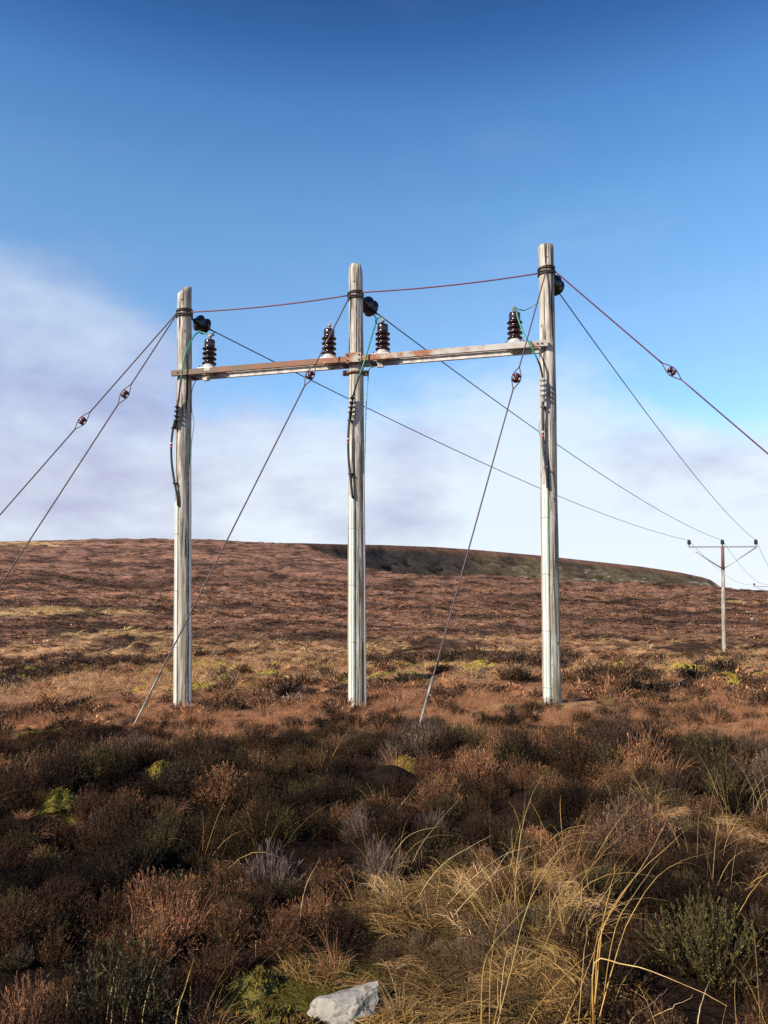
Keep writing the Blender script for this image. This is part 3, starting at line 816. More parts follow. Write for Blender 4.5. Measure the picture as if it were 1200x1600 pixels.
# ------------------------------------------------------------------ strain insulators and conductors
def sag_line(a, b, sag, n):
    return [a.lerp(b, i / n) - up * (4 * sag * (i / n) * (1 - i / n)) for i in range(n + 1)]
CL = {'L': ('black disc insulators strung beside the leftmost tall pole', 'lowest grey conductor running from the leftmost tall pole to the T-shaped pole'),
      'M': ('black disc insulators strung beside the middle tall pole', 'grey conductor running from the middle tall pole to the T-shaped pole'),
      'R': ('black disc insulators half hidden behind the rightmost tall pole', 'steep grey conductor running from the rightmost tall pole to the T-shaped pole')}
cond_start = {}
for k, tgt, py in (('L', T1[0], 492), ('M', T1[1], 462), ('R', T1[2], 427)):
    c, r = pole_at(k, py)
    dr = (tgt - c); dr.z -= 4.2; dr.normalize()
    s = c + dr * (r + 0.02)
    t = empty('disc_insulator', s, CL[k][0], 'insulator', 'strain insulators at the pole tops')
    MB().tube([s - dr * 0.03, s + dr * 0.14], 0.02, 8).build('shackle', M['iron'], t)
    for i in range(2):
        p = s + dr * (0.10 + 0.165 * i)
        MB().lathe(p, dr, [(0.05, 0), (0.060, 0.03), (0.066, 0.065), (0.125, 0.085), (0.162, 0.110), (0.166, 0.120), (0.158, 0.128), (0.13, 0.126), (0.09, 0.13), (0.03, 0.145)], 28).build('disc', M['dark'], t)
    e = s + dr * 0.44
    MB().tube([s + dr * 0.36, e + dr * 0.16], [0.026, 0.016], 8).build('dead_end_clamp', M['iron'], t)
    cs = e + dr * 0.1
    cond_start[k] = (cs, dr)
    MB().tube(sag_line(cs, tgt, {'L': 0.55, 'M': 0.55, 'R': 0.5}[k], 40), 0.0115, 6).build('conductor', M['cond'], None, cs)
    o = scene.collection.objects[-1] if False else None
    ob = [x for x in scene.objects if x.name.startswith('conductor')][-1]
    tag(ob, CL[k][1], 'wire', 'conductors to the T-shaped pole')
C2 = ['left conductor dipping behind the T-shaped pole towards the skyline', 'middle conductor running on beyond the T-shaped pole', 'right conductor running on beyond the T-shaped pole']
for a, b_, lab in zip(T1, T2, C2):
    ob = MB().tube(sag_line(a, b_, 1.1, 30), 0.012, 5).build('conductor', M['cond'], None, a)
    tag(ob, lab, 'wire', 'conductors beyond the T-shaped pole')

# ------------------------------------------------------------------ stay wires with egg insulators
def stay(top, egg_px, end, lab, rod=True, rad=0.0125, group='stay wires of the three-pole structure', mat='stay'):
    """straight guy from TOP to END; the egg sits where its pixel falls on it"""
    d = end - top
    best = min((abs(((top + d * s).x / ((top + d * s).y)) * FPX * CP + 600 - egg_px), s) for s in [i / 400 for i in range(20, 390)])[1]
    e = top + d * best; u = d.normalized()
    t = empty('stay_wire', end, lab, 'wire', group)
    side = u.cross(Vector((0, 1, 0))).normalized()
    n = 24
    def seg(a, b, nm, m=mat, r=rad):
        return MB().tube([a.lerp(b, i / n) for i in range(n + 1)], r, 6).build(nm, M[m], t)
    seg(top, e - u * 0.20, 'upper_wire')
    w2 = (0.0, 0.055)
    # looped ends either side of the egg
    for sg in (-1, 1):
        lp = [e + u * sg * 0.22, e + u * sg * 0.10 + side * 0.05, e + u * sg * 0.02 + side * 0.072, e - u * sg * 0.05 + side * 0.055, e - u * sg * 0.065, e - u * sg * 0.05 - side * 0.055, e + u * sg * 0.02 - side * 0.072, e + u * sg * 0.10 - side * 0.05, e + u * sg * 0.22]
        MB().tube(bez(lp, 24), rad * 0.75, 5).build('wire_loop', M[mat], t)
    eg = MB().lathe(e - u * 0.075, u, [(0.026, 0), (0.050, 0.010), (0.057, 0.030), (0.053, 0.048), (0.038, 0.065), (0.036, 0.085), (0.053, 0.102), (0.057, 0.120), (0.050, 0.140), (0.026, 0.15)], 14, True).build('egg_insulator', M['egg'], t)
    f = e + u * 0.20
    if rod:
        q = end - u * 0.62
        seg(f, q, 'lower_wire')
        MB().tube([q - u * 0.16, q + u * 0.16], 0.019, 8).build('turnbuckle', M['rod'], t)
        MB().tube([q, end + u * 0.35], 0.017, 8).build('anchor_rod', M['rod'], t)
    else: seg(f, end, 'lower_wire')
    return t
def ground_end(px, py, d0):
    """point on the ground near depth d0 in the direction of a pixel"""
    best = None
    for i in range(400):
        d = d0 * (0.6 + i * 0.002)
        p = P(px, py, d)
        e = abs(p.z - hz(p.x, p.y))
        if best is None or e < best[0]: best = (e, p)
    return best[1]
sA = surf('L', 491, R(-80), 0.02); sB = surf('L', 494, R(-70), 0.02)
stay(sA, 122, ground_end(-266, 1108, 15.0), 'upper of two stay wires slanting down left from the leftmost tall pole')
stay(sB, 188, ground_end(-128, 1112, 14.0), 'lower of two stay wires slanting down left from the leftmost tall pole')
stay(surf('M', 464, R(-35), 0.02), 482, ground_end(209, 1134, 12.0), 'stay wire from the middle pole top down to a rod in the heather left')
stay(surf('R', 428, R(-12), 0.02), 811, ground_end(652, 1146, 11.4), 'stay wire from the rightmost tall pole top down to a rod beyond dark heather')
stay(surf('R', 426, R(70), 0.02), 1058, ground_end(1640, 1086, 13.5), 'stay wire running off to the right edge from the rightmost tall pole', mat='purple')
for a, b_, lab in ((surf('L', 490, R(60), 0.02), surf('M', 464, R(-60), 0.02), 'maroon wire stretched between the leftmost and middle pole tops'),
                   (surf('M', 460, R(50), 0.02), surf('R', 429, R(-70), 0.02), 'maroon wire stretched between the middle and rightmost pole tops')):
    ob = MB().tube(sag_line(a, b_, 0.045, 24), 0.0125, 6).build('span_wire', M['purple'], None, a)
    tag(ob, lab, 'wire', 'maroon wires joining the pole tops')

# ------------------------------------------------------------------ jumpers and cables
def wire(name, pts, r, mat, lab, cat='wire', group=None, n=30):
    ob = MB().tube(bez(pts, n), r, 7).build(name, M[mat], None, pts[0])
    return tag(ob, lab, cat, group)
def FP(k, px, py, gap):
    """point in front of a pole's axis plane: gap metres nearer the viewer than the pole axis"""
    return P(px, py, POLES[k]['d'] - gap)
# jumpers between insulator tops and conductors
i1, i2, i3 = ins_top[321], ins_top[598], ins_top[810]
def cpt(k, s): return cond_start[k][0] + cond_start[k][1] * s
wire('jumper_wire', [i1, i1 + Vector((0.07, 0.05, 0.02)), cpt('L', 0.05) + Vector((-0.05, -0.02, -0.12)), cpt('L', 0.12)], 0.011, 'cable', 'short black jumper from conductor to insulator beside the leftmost pole', group='black jumpers at the insulators')
wire('jumper_wire', [cpt('M', 0.10), cpt('M', 0.0) + Vector((-0.08, -0.02, -0.02)), i2 + Vector((-0.13, 0, 0.05)), i2 + Vector((-0.12, 0, -0.06)), i2 + Vector((-0.03, -0.03, -0.07)), i2], 0.011, 'cable', 'black looped jumper above the insulator right of the middle pole', group='black jumpers at the insulators')
wire('jumper_wire', [i3, i3 + Vector((0.10, 0.0, -0.03)), i3 + Vector((0.22, 0.08, 0.0)), pole_at('R', 462)[0] + Vector((-0.02, 0.17, 0)), cpt('R', 0.05)], 0.011, 'teal', 'teal jumper passing behind the rightmost pole from insulator to conductor')
# green tails down to the cable terminations
GT = {'L': [i1, FP('L', 313, 519, 0.02), FP('L', 304, 524, 0.10), FP('L', 297, 537, 0.20), FP('L', 290, 552, 0.27), FP('L', 286, 570, 0.30), FP('L', 283, 590, 0.29), FP('L', 280, 615, 0.24), FP('L', 277.5, 634, 0.20)],
      'M': [i2, FP('M', 591, 496, 0.02), FP('M', 585, 512, 0.10), FP('M', 578, 535, 0.24), FP('M', 571, 560, 0.31), FP('M', 564, 580, 0.30), FP('M', 557, 600, 0.26), FP('M', 552, 618, 0.22)],
      'R': [i3, FP('R', 806, 481, 0.06), FP('R', 809, 496, 0.14), FP('R', 817, 518, 0.24), FP('R', 826, 535, 0.30), FP('R', 837, 556, 0.28), FP('R', 844, 572, 0.24), FP('R', 848, 590, 0.2)]}
GL = {'L': 'green tail wire curving from insulator across the leftmost pole', 'M': 'green tail wire slanting from insulator across the middle pole', 'R': 'green tail wire in front of the insulator beside the rightmost pole'}
CBL = {'L': 'black cable bowed out from the left side of the leftmost pole', 'M': 'black cable clipped down the front of the middle pole', 'R': 'black cable clipped down the front of the rightmost pole'}
CB = {'L': [(277.5, 632, .20), (276, 650, .19), (272, 662, .17), (269, 680, .16), (267.5, 700, .16), (268.5, 725, .16), (272, 750, .17), (277, 775, .17), (278, 790, .165)],
      'M': [(551, 618, .22), (548, 645, .20), (545.5, 660, .18), (544, 690, .18), (545, 720, .18), (548, 750, .18), (551, 778, .175)],
      'R': [(848.5, 590, .20), (849, 620, .20), (848, 640, .185), (848.5, 680, .18), (850.5, 710, .18), (854, 740, .18), (855.5, 762, .175)]}
for k in 'LMR':
    pts = bez(GT[k], 40)
    t = empty('jumper_wire', GT[k][-1], GL[k], 'wire', 'green tail wires')
    cut = int(len(pts) * 0.76)
    MB().tube(pts[:cut + 1], 0.014, 7).build('green_sleeve', M['green'], t)
    MB().tube(pts[cut:], 0.017, 7).build('black_tail', M['cable'], t)
    c3 = [FP(k, *v) for v in CB[k]]
    path = bez(c3, 40)
    t = empty('power_cable', c3[-1], CBL[k], 'cable', 'black cables running down the poles')
    MB().tube(path, 0.021, 8).build('sheath', M['cable'], t)
    a, b_ = path[0], path[max(5, len(path) // 7)]
    u = (b_ - a).normalized()
    prof = [(0.022, 0)]
    for i in range(4):
        h = 0.03 + i * 0.085
        prof += [(0.026, h), (0.058, h + 0.016), (0.060, h + 0.022), (0.028, h + 0.034)]
    prof += [(0.028, 0.40), (0.018, 0.43)]
    MB().lathe(a, u, prof, 14).build('termination', M['galv' if k == 'R' else 'dark'], t)
    for s in (0.30, 0.78):
        p = path[int(len(path) * s)]
        c, r = pole_at(k, 0) if False else (None, None)
        q = POLES[k]; tt = (p.z - q['A'].z) / (q['B'].z - q['A'].z); ctr = q['A'].lerp(q['B'], tt)
        dirp = (Vector((ctr.x, ctr.y, p.z)) - p).normalized()
        MB().box(p + dirp * 0.03, dirp * 0.055, dirp.cross(up).normalized() * 0.03, up * 0.014).build('clip', M['cable'], t)
    pm = path[int(len(path) * 0.46)]; pn_ = path[int(len(path) * 0.46) + 1]; uu = (pn_ - pm).normalized()
    for i in range(2):
        MB().tube([pm + uu * (0.07 * i), pm + uu * (0.07 * i + 0.035)], 0.024, 8).build('marker_tape', M['whitebase' if i == 0 else 'red'], t)
# clamp round the middle pole below the arm
c, r = pole_at('M', 584)
t = empty('pole_clamp', c, 'rusty iron clamp round the middle pole below the crossarm', 'clamp')
MB().tube([c + Vector((math.sin(2 * math.pi * i / 28) * (r + 0.012), -math.cos(2 * math.pi * i / 28) * (r + 0.012), 0)) for i in range(29)], 0.02, 6).build('ring', M['rustiron'], t)
for sx in (-1, 1):
    MB().box(c + Vector((sx * (r + 0.055), -0.03, 0.0)), (0.045, 0, 0), (0, 0.03, 0), (0, 0, 0.045)).build('lug', M['rustiron'], t)
    MB().lathe(c + Vector((sx * (r + 0.06), -0.05, 0)), (0, -1, 0), [(0.02, 0), (0.02, 0.03), (0.01, 0.032), (0.01, 0.06)], 6, False).build('bolt', M['iron'], t)
# thin earth wires
wire('earth_wire', [arm_pt(592, -0.1, -BH), FP('M', 587, 566, -0.05), FP('M', 585, 573, -0.05), FP('M', 577, 577, -0.02), FP('M', 574.5, 600, 0.02), FP('M', 572, 640, 0.06), FP('M', 570.5, 700, 0.07), FP('M', 569, 745, 0.07)], 0.009, 'teal', 'thin teal earth wire down the right side of the middle pole', group='thin earth wires')
wire('earth_wire', [arm_pt(300, -0.05, -BH), FP('L', 300, 610, 0.0), FP('L', 299.5, 640, 0.04), FP('L', 303, 662, 0.06), FP('L', 299.5, 690, 0.05), FP('L', 298, 732, 0.07)], 0.008, 'teal', 'thin earth wire looping off the right side of the leftmost pole', group='thin earth wires')
wire('earth_wire', [FP('R', 844, 655, 0.16), FP('R', 842, 672, 0.17), FP('R', 846, 690, 0.17), FP('R', 848, 720, 0.18)], 0.007, 'teal', 'small loose teal wire loop on the left of the rightmost pole', group='thin earth wires')

# ------------------------------------------------------------------ vegetation prototypes
class Veg:
    """numpy triangle soup with a per-vertex tint"""
    def __init__(self): self.v = []; self.t = []; self.c = []; self.n = 0
    def tris(self, V, T, C):
        self.v.append(V); self.t.append(T + self.n); self.c.append(C); self.n += len(V)
    def mesh(self, name, mat):
        V = np.vstack(self.v); T = np.vstack(self.t); C = np.vstack(self.c)
        me = bpy.data.meshes.new(name)
        me.vertices.add(len(V)); me.vertices.foreach_set('co', V.astype(np.float32).ravel())
        me.loops.add(len(T) * 3); me.loops.foreach_set('vertex_index', T.astype(np.int32).ravel())
        me.polygons.add(len(T)); me.polygons.foreach_set('loop_start', (np.arange(len(T)) * 3).astype(np.int32))
        me.update(calc_edges=True)
        a = me.attributes.new('vc', 'FLOAT_COLOR', 'POINT')
        a.data.foreach_set('color', np.hstack([C, np.ones((len(C), 1))]).astype(np.float32).ravel())
        me.materials.append(mat)
        return me
def veg_mat(name, trans=0.0):
    m, nt, b = new_mat(name)
    a = nt.nodes.new('ShaderNodeAttribute'); a.attribute_name = 'vc'
    i = nt.nodes.new('ShaderNodeAttribute'); i.attribute_type = 'INSTANCER'; i.attribute_name = 'icol'
    c = mixc(nt, 1.0, a.outputs['Color'], i.outputs['Color'], 'MULTIPLY')
    n = noise(nt, 60, 2, coord='Object')
    c = mixc(nt, 1.0, c, ramp(nt, n, [(0.3, (0.75, 0.75, 0.75)), (0.7, (1.25, 1.25, 1.25))]), 'MULTIPLY')
    nt.links.new(c, b.inputs['Base Color'])
    b.inputs['Roughness'].default_value = 0.75; b.inputs['Specular IOR Level'].default_value = 0.15
    if trans:
        tr = nt.nodes.new('ShaderNodeBsdfTranslucent'); nt.links.new(c, tr.inputs[0])
        mx = nt.nodes.new('ShaderNodeMixShader'); mx.inputs[0].default_value = trans
        out = nt.nodes['Material Output']
        nt.links.new(b.outputs[0], mx.inputs[1]); nt.links.new(tr.outputs[0], mx.inputs[2]); nt.links.new(mx.outputs[0], out.inputs[0])
    return m
MV = {'heather': veg_mat('heather_shoots', 0.12), 'grass': veg_mat('dry_grass', 0.25), 'moss': veg_mat('moss', 0.1)}
def unit(v): return v / np.maximum(np.linalg.norm(v, axis=-1, keepdims=True), 1e-9)
def perp_of(d, g):
    a = g.normal(size=d.shape); return unit(np.cross(d, a))
def blades(veg, base, ctrl, tip, w0, w1, col, g, seg=3):
    """curved ribbons (quadratic), col per blade"""
    n = len(base); side = perp_of(unit(tip - base), g)
    rows = []
    for i in range(seg + 1):
        t = i / seg; p = (1 - t) ** 2 * base + 2 * t * (1 - t) * ctrl + t * t * tip
        w = (w0 + (w1 - w0) * t)
        w = w[:, None] if hasattr(w, '__len__') else w
        rows.append(p - side * w); rows.append(p + side * w)
    V = np.stack(rows, 1).reshape(-1, 3); k = 2 * (seg + 1)
    T = []
    for i in range(seg): T += [(2 * i, 2 * i + 1, 2 * i + 3), (2 * i, 2 * i + 3, 2 * i + 2)]
    T = (np.array(T)[None] + (np.arange(n) * k)[:, None, None]).reshape(-1, 3)
    veg.tris(V, T, np.repeat(col, k, 0))
def diamonds(veg, p, d, length, w, col, g, cross=False):
    """slim leaf-shaped quads from p along d"""
    for rep in range(2 if cross else 1):
        s = perp_of(d, g)
        mid = p + d * length[:, None] * 0.55
        V = np.stack([p, mid - s * w[:, None], p + d * length[:, None], mid + s * w[:, None]], 1).reshape(-1, 3)
        n = len(p)
        T = (np.array([(0, 1, 2), (0, 2, 3)])[None] + (np.arange(n) * 4)[:, None, None]).reshape(-1, 3)
        veg.tris(V, T, np.repeat(col, 4, 0))
def heather_mesh(name, seed, n, Rr, H, twigs, leafs, tw_len=0.05, tw_w=0.0035, stem_w=0.0016, bare=0.0, pale_p=0.13):
    g = np.random.default_rng(seed); v = Veg()
    u = g.random(n) ** 0.6; a = g.random(n) * 2 * np.pi
    base = np.stack([0.22 * Rr * np.sqrt(g.random(n)) * np.cos(a), 0.22 * Rr * np.sqrt(g.random(n)) * np.sin(a), np.full(n, -0.04)], 1)
    lump = 1 + 0.25 * np.sin(3 * a + seed) * u
    rad = Rr * u * (0.85 + 0.3 * g.random(n)) * lump
    tip = np.stack([rad * np.cos(a), rad * np.sin(a), H * (1 - 0.62 * u ** 2.2) * (0.72 + 0.42 * g.random(n))], 1)
    ctrl = base * 0.4 + tip * 0.6; ctrl[:, 2] = tip[:, 2] * 0.45
    sc = np.stack([np.full(n, 0.9), np.full(n, 0.85), np.full(n, 0.85)], 1) * (0.6 + 0.5 * g.random((n, 1)))
    blades(v, base, ctrl, tip, stem_w * 1.6, stem_w * 0.7, sc, g, 3)
    # twigs
    k = twigs
    t = np.repeat(0.42 + 0.58 * (np.arange(k) + 0.5) / k, n).reshape(k, n).T + g.normal(size=(n, k)) * 0.05
    t = np.clip(t, 0.3, 1.0)[..., None]
    p = (1 - t) ** 2 * base[:, None] + 2 * t * (1 - t) * ctrl[:, None] + t * t * tip[:, None]
    tang = unit(2 * (1 - t) * (ctrl - base)[:, None] + 2 * t * (tip - ctrl)[:, None])
    d = unit(tang * 0.9 + g.normal(size=(n, k, 3)) * 0.42 + np.array([0, 0, 0.45]))
    p = p.reshape(-1, 3); d = d.reshape(-1, 3); m = len(p)
    L = tw_len * (0.55 + 0.9 * g.random(m)); W = tw_w * (0.6 + 0.8 * g.random(m))
    br = 0.40 + 0.95 * g.random(m) ** 1.6
    hue = g.random(m)
    col = np.stack([br * (1.0 + 0.25 * (hue > 0.75)), br * (1.0 + 0.18 * (hue > 0.75) + 0.18 * (hue < 0.2)), br * (1.0 + 0.1 * (hue > 0.75) - 0.1 * (hue < 0.2))], 1)
    pale = g.random(m) < pale_p
    col[pale] *= np.array([2.0, 1.9, 1.65])
    if bare: col = col * 0 + br[:, None] * np.array([[1.0, 1.0, 1.0]])
    diamonds(v, p, d, L, W, col, g, cross=leafs > 0)
    for i in range(leafs):
        q = p + d * (L * g.random(m))[:, None]
        dd = unit(d * 0.5 + g.normal(size=(m, 3)) * 0.8)
        diamonds(v, q, dd, 0.009 * (0.6 + g.random(m)), np.full(m, 0.0021), col * (0.7 + 0.6 * g.random((m, 1))), g)
    return v.mesh(name, MV['heather'])
def tuft_mesh(name, seed, n, Rr, H, w, droop=0.5, seg=3, lean=0.0):
    g = np.random.default_rng(seed); v = Veg()
    a = g.random(n) * 2 * np.pi; u = np.sqrt(g.random(n))
    base = np.stack([Rr * 0.35 * u * np.cos(a), Rr * 0.35 * u * np.sin(a), np.full(n, -0.03)], 1)
    ln = H * (0.45 + 0.7 * g.random(n)); a2 = a + g.normal(size=n) * 0.7
    out = Rr * (0.25 + 0.9 * g.random(n))
    tip = base + np.stack([out * np.cos(a2) + lean * ln, out * np.sin(a2) + lean * 0.3 * ln, ln * (1 - droop * g.random(n))], 1)
    ctrl = base + (tip - base) * 0.35; ctrl[:, 2] = base[:, 2] + ln * 0.75
    br = 0.6 + 0.7 * g.random(n); hue = g.random(n)
    col = np.stack([br, br * (0.90 + 0.2 * hue), br * (0.75 + 0.4 * hue)], 1)
    blades(v, base, ctrl, tip, w, w * 0.25, col, g, seg)
    return v.mesh(name, MV['grass'])
def mat_mesh(name, seed, n, Rr, H):
    """matted dead grass, lying in swirls"""
    g = np.random.default_rng(seed); v = Veg()
    a = g.random(n) * 2 * np.pi; u = np.sqrt(g.random(n))
    base = np.stack([Rr * u * np.cos(a), Rr * u * np.sin(a), H * 0.5 * g.random(n)], 1)
    a2 = g.normal(size=n) * 0.9 + seed
    ln = 0.16 * (0.5 + g.random(n))
    tip = base + np.stack([ln * np.cos(a2), ln * np.sin(a2), H * (g.random(n) - 0.45)], 1)
    ctrl = (base + tip) / 2 + np.stack([0.03 * g.normal(size=n), 0.03 * g.normal(size=n), H * (0.3 + 0.6 * g.random(n))], 1)
    br = 0.5 + 0.8 * g.random(n); hue = g.random(n)
    col = np.stack([br, br * (0.85 + 0.25 * hue), br * (0.7 + 0.5 * hue)], 1)
    blades(v, base, ctrl, tip, 0.0022, 0.0008, col, g, 4)
    return v.mesh(name, MV['grass'])
def moss_mesh(name, seed, n, Rr, H, fuzz, w):
    g = np.random.default_rng(seed); v = Veg()
    # cushion
    rings, secs = 9, 26
    V, T = [], []
    for i in range(rings):
        f = i / (rings - 1)
        for j in range(secs):
            a = 2 * np.pi * j / secs
            rr = Rr * f * (1 + 0.16 * math.sin(3 * a + seed) + 0.08 * math.sin(7 * a))
            V.append((rr * math.cos(a), rr * math.sin(a), H * (1 - f ** 2.2) * (1 + 0.25 * math.sin(4 * a + 5 * f + seed)) - 0.05 * f))
    for i in range(rings - 1):
        for j in range(secs):
            j2 = (j + 1) % secs
            T += [(i * secs + j, (i + 1) * secs + j, (i + 1) * secs + j2), (i * secs + j, (i + 1) * secs + j2, i * secs + j2)]
    V = np.array(V); v.tris(V, np.array(T), np.full((len(V), 3), 0.75))
    k = g.integers(0, len(V), n)
    p = V[k] + g.normal(size=(n, 3)) * Rr * np.array([0.07, 0.07, 0.01])
    d = unit(np.stack([p[:, 0] * 0.8 / Rr, p[:, 1] * 0.8 / Rr, np.full(n, 1.0)], 1) + g.normal(size=(n, 3)) * 0.45)
    br = 0.55 + 0.9 * g.random(n); hue = g.random(n)
    col = np.stack([br * (0.8 + 0.5 * hue), br, br * (0.8 + 0.4 * hue)], 1)
    diamonds(v, p - d * fuzz * 0.3, d, fuzz * (0.5 + g.random(n)), np.full(n, w), col, g, True)
    return v.mesh(name, MV['moss'])

def proto(me):
    return bpy.data.objects.new('proto_' + me.name, me)       # never linked: only its mesh is instanced
HN = [heather_mesh('heather_near_%d' % i, 100 + i, 140, 0.26, (0.34, 0.42, 0.30, 0.38)[i], 9, 3, 0.040, 0.0023) for i in range(4)]
HG = heather_mesh('heather_grey', 121, 130, 0.24, 0.36, 6, 0, 0.06, 0.0016, 0.0018, bare=1)
HL = heather_mesh('heather_leafy', 131, 170, 0.28, 0.34, 9, 3, 0.032, 0.0026, pale_p=0.3)
HM = [heather_mesh('heather_mid_%d' % i, 200 + i, 60, 0.26, (0.26, 0.34, 0.2)[i], 3, 0, 0.085, 0.009, 0.003) for i in range(3)]
HF = [heather_mesh('heather_far_%d' % i, 300 + i, 34, 0.30, 0.24, 1, 0, 0.16, 0.035, 0.006) for i in range(2)]
GN_ = [tuft_mesh('grass_near_%d' % i, 400 + i, 130, 0.20, (0.26, 0.36, 0.20)[i], 0.0016, 0.75, 4, 0.12) for i in range(3)]
GT_ = [tuft_mesh('grass_tall_%d' % i, 460 + i, 16, 0.34, (0.62, 0.5)[i], 0.0014, 0.45, 6, 0.3) for i in range(2)]
GMAT = [mat_mesh('grass_mat_%d' % i, 410 + i, 420, 0.19, 0.07) for i in range(2)]
GM = [tuft_mesh('grass_mid_%d' % i, 420 + i, 70, 0.20, (0.16, 0.22)[i], 0.0042, 0.6, 2, 0.15) for i in range(2)]
GF = [tuft_mesh('grass_far_%d' % i, 430 + i, 26, 0.30, 0.20, 0.020, 0.6, 2, 0.1) for i in range(2)]
MN = moss_mesh('moss_near', 500, 900, 0.16, 0.06, 0.02, 0.003)
MM = moss_mesh('moss_mid', 510, 420, 0.26, 0.10, 0.028, 0.006)

def scatter(name, lab, protos, pos, kind, rot, scl, col):
    """one object of kind stuff: points carrying instances of the plain prototype meshes"""
    me = bpy.data.meshes.new(name)
    n = len(pos)
    me.vertices.add(n); me.vertices.foreach_set('co', pos.astype(np.float32).ravel())
    a = me.attributes.new('pk', 'INT', 'POINT'); a.data.foreach_set('value', kind.astype(np.int32))
    a = me.attributes.new('rot', 'FLOAT_VECTOR', 'POINT'); a.data.foreach_set('vector', rot.astype(np.float32).ravel())
    a = me.attributes.new('scl', 'FLOAT_VECTOR', 'POINT'); a.data.foreach_set('vector', scl.astype(np.float32).ravel())
    a = me.attributes.new('icol', 'FLOAT_COLOR', 'POINT'); a.data.foreach_set('color', np.hstack([col, np.ones((n, 1))]).astype(np.float32).ravel())
    o = bpy.data.objects.new(name, me); scene.collection.objects.link(o)
    ng = bpy.data.node_groups.new(name + '_scatter', 'GeometryNodeTree')
    ng.interface.new_socket('Geometry', in_out='INPUT', socket_type='NodeSocketGeometry')
    ng.interface.new_socket('Geometry', in_out='OUTPUT', socket_type='NodeSocketGeometry')
    N, L = ng.nodes, ng.links
    gi = N.new('NodeGroupInput'); go = N.new('NodeGroupOutput'); jn = N.new('GeometryNodeJoinGeometry')
    m2p = N.new('GeometryNodeMeshToPoints'); L.new(gi.outputs[0], m2p.inputs[0])
    def named(t, nm):
        q = N.new('GeometryNodeInputNamedAttribute'); q.data_type = t; q.inputs['Name'].default_value = nm; return q.outputs[0]
    pk = named('INT', 'pk'); rt = named('FLOAT_VECTOR', 'rot'); sc = named('FLOAT_VECTOR', 'scl')
    for i, me_ in enumerate(protos):
        oi = N.new('GeometryNodeObjectInfo'); oi.inputs['Object'].default_value = proto(me_); oi.inputs['As Instance'].default_value = False
        cmp = N.new('FunctionNodeCompare'); cmp.data_type = 'INT'; cmp.operation = 'EQUAL'
        L.new(pk, cmp.inputs[2]); cmp.inputs[3].default_value = i
        ip = N.new('GeometryNodeInstanceOnPoints')
        L.new(m2p.outputs[0], ip.inputs['Points']); L.new(cmp.outputs[0], ip.inputs['Selection'])
        L.new(oi.outputs['Geometry'], ip.inputs['Instance'])
        L.new(rt, ip.inputs['Rotation']); L.new(sc, ip.inputs['Scale'])
        L.new(ip.outputs[0], jn.inputs[0])
    L.new(jn.outputs[0], go.inputs[0])
    md = o.modifiers.new('scatter', 'NODES'); md.node_group = ng
    return tag(o, lab, kind='stuff')
def fan_points(r0, r1, dens, half=0.60, seed=0):
    g = np.random.default_rng(seed)
    area = half * (r1 * r1 - r0 * r0); n = int(area * dens)
    r = np.sqrt(r0 * r0 + g.random(n) * (r1 * r1 - r0 * r0)); t = (g.random(n) * 2 - 1) * half
    return r * np.sin(t), r * np.cos(t), g
def tilt(g, n, a=0.16): return np.stack([g.normal(size=n) * a, g.normal(size=n) * a, g.random(n) * 2 * np.pi], 1)
FEET = [(P(209, 1134, 12.0).x, 11.7), (P(652, 1146, 11.4).x, 11.2)]
def clear_of_poles(x, y, rad=0.22):
    ok = np.ones(len(x), bool)
    ok &= hag_shade(x, y) < 0.35
    for fx, fy in FEET: ok &= np.hypot(x - fx, y - fy + 0.25) > 0.42
    for q in POLES.values(): ok &= np.hypot(x - q['A'].x, y - q['A'].y) > rad
    return ok

HP = HN + [HG, HL] + HM + HF           # 0-3 near, 4 grey, 5 leafy, 6-8 mid, 9-10 far
GP = GN_ + GMAT + GM + GF + GT_              # 0-2 near, 3-4 mats, 5-6 mid, 7-8 far
hp, hk, hr, hs, hc = [], [], [], [], []
gp, gk, gr_, gs, gc = [], [], [], [], []
def heather_colour(x, y, g):
    n = len(x)
    a = fbm(x * 0.9 + 11, y * 0.9, 3) + 0.35 * g.normal(size=n) * 0.5; b = fbm(x * 0.5 - 4, y * 0.5 + 7, 3)
    c = mixn(np.array([0.060, 0.033, 0.020]), np.array([0.310, 0.155, 0.086]), sstep(-0.26, 0.32, a))
    c = mixn(c, np.array([0.105, 0.076, 0.030]), sstep(0.15, 0.45, b) * 0.45)
    c = mixn(c, np.array([0.030, 0.020, 0.014]), sstep(0.00, 0.16, fbm(x * 0.95 + 12, y * 0.95 + 40, 3)) * 0.85)
    c = mixn(c, np.array([0.185, 0.130, 0.105]), sstep(0.24, 0.40, fbm(x * 0.7 + 33, y * 0.7 - 14, 3)) * 0.7)
    return c * (0.7 + 0.6 * g.random((n, 1)))
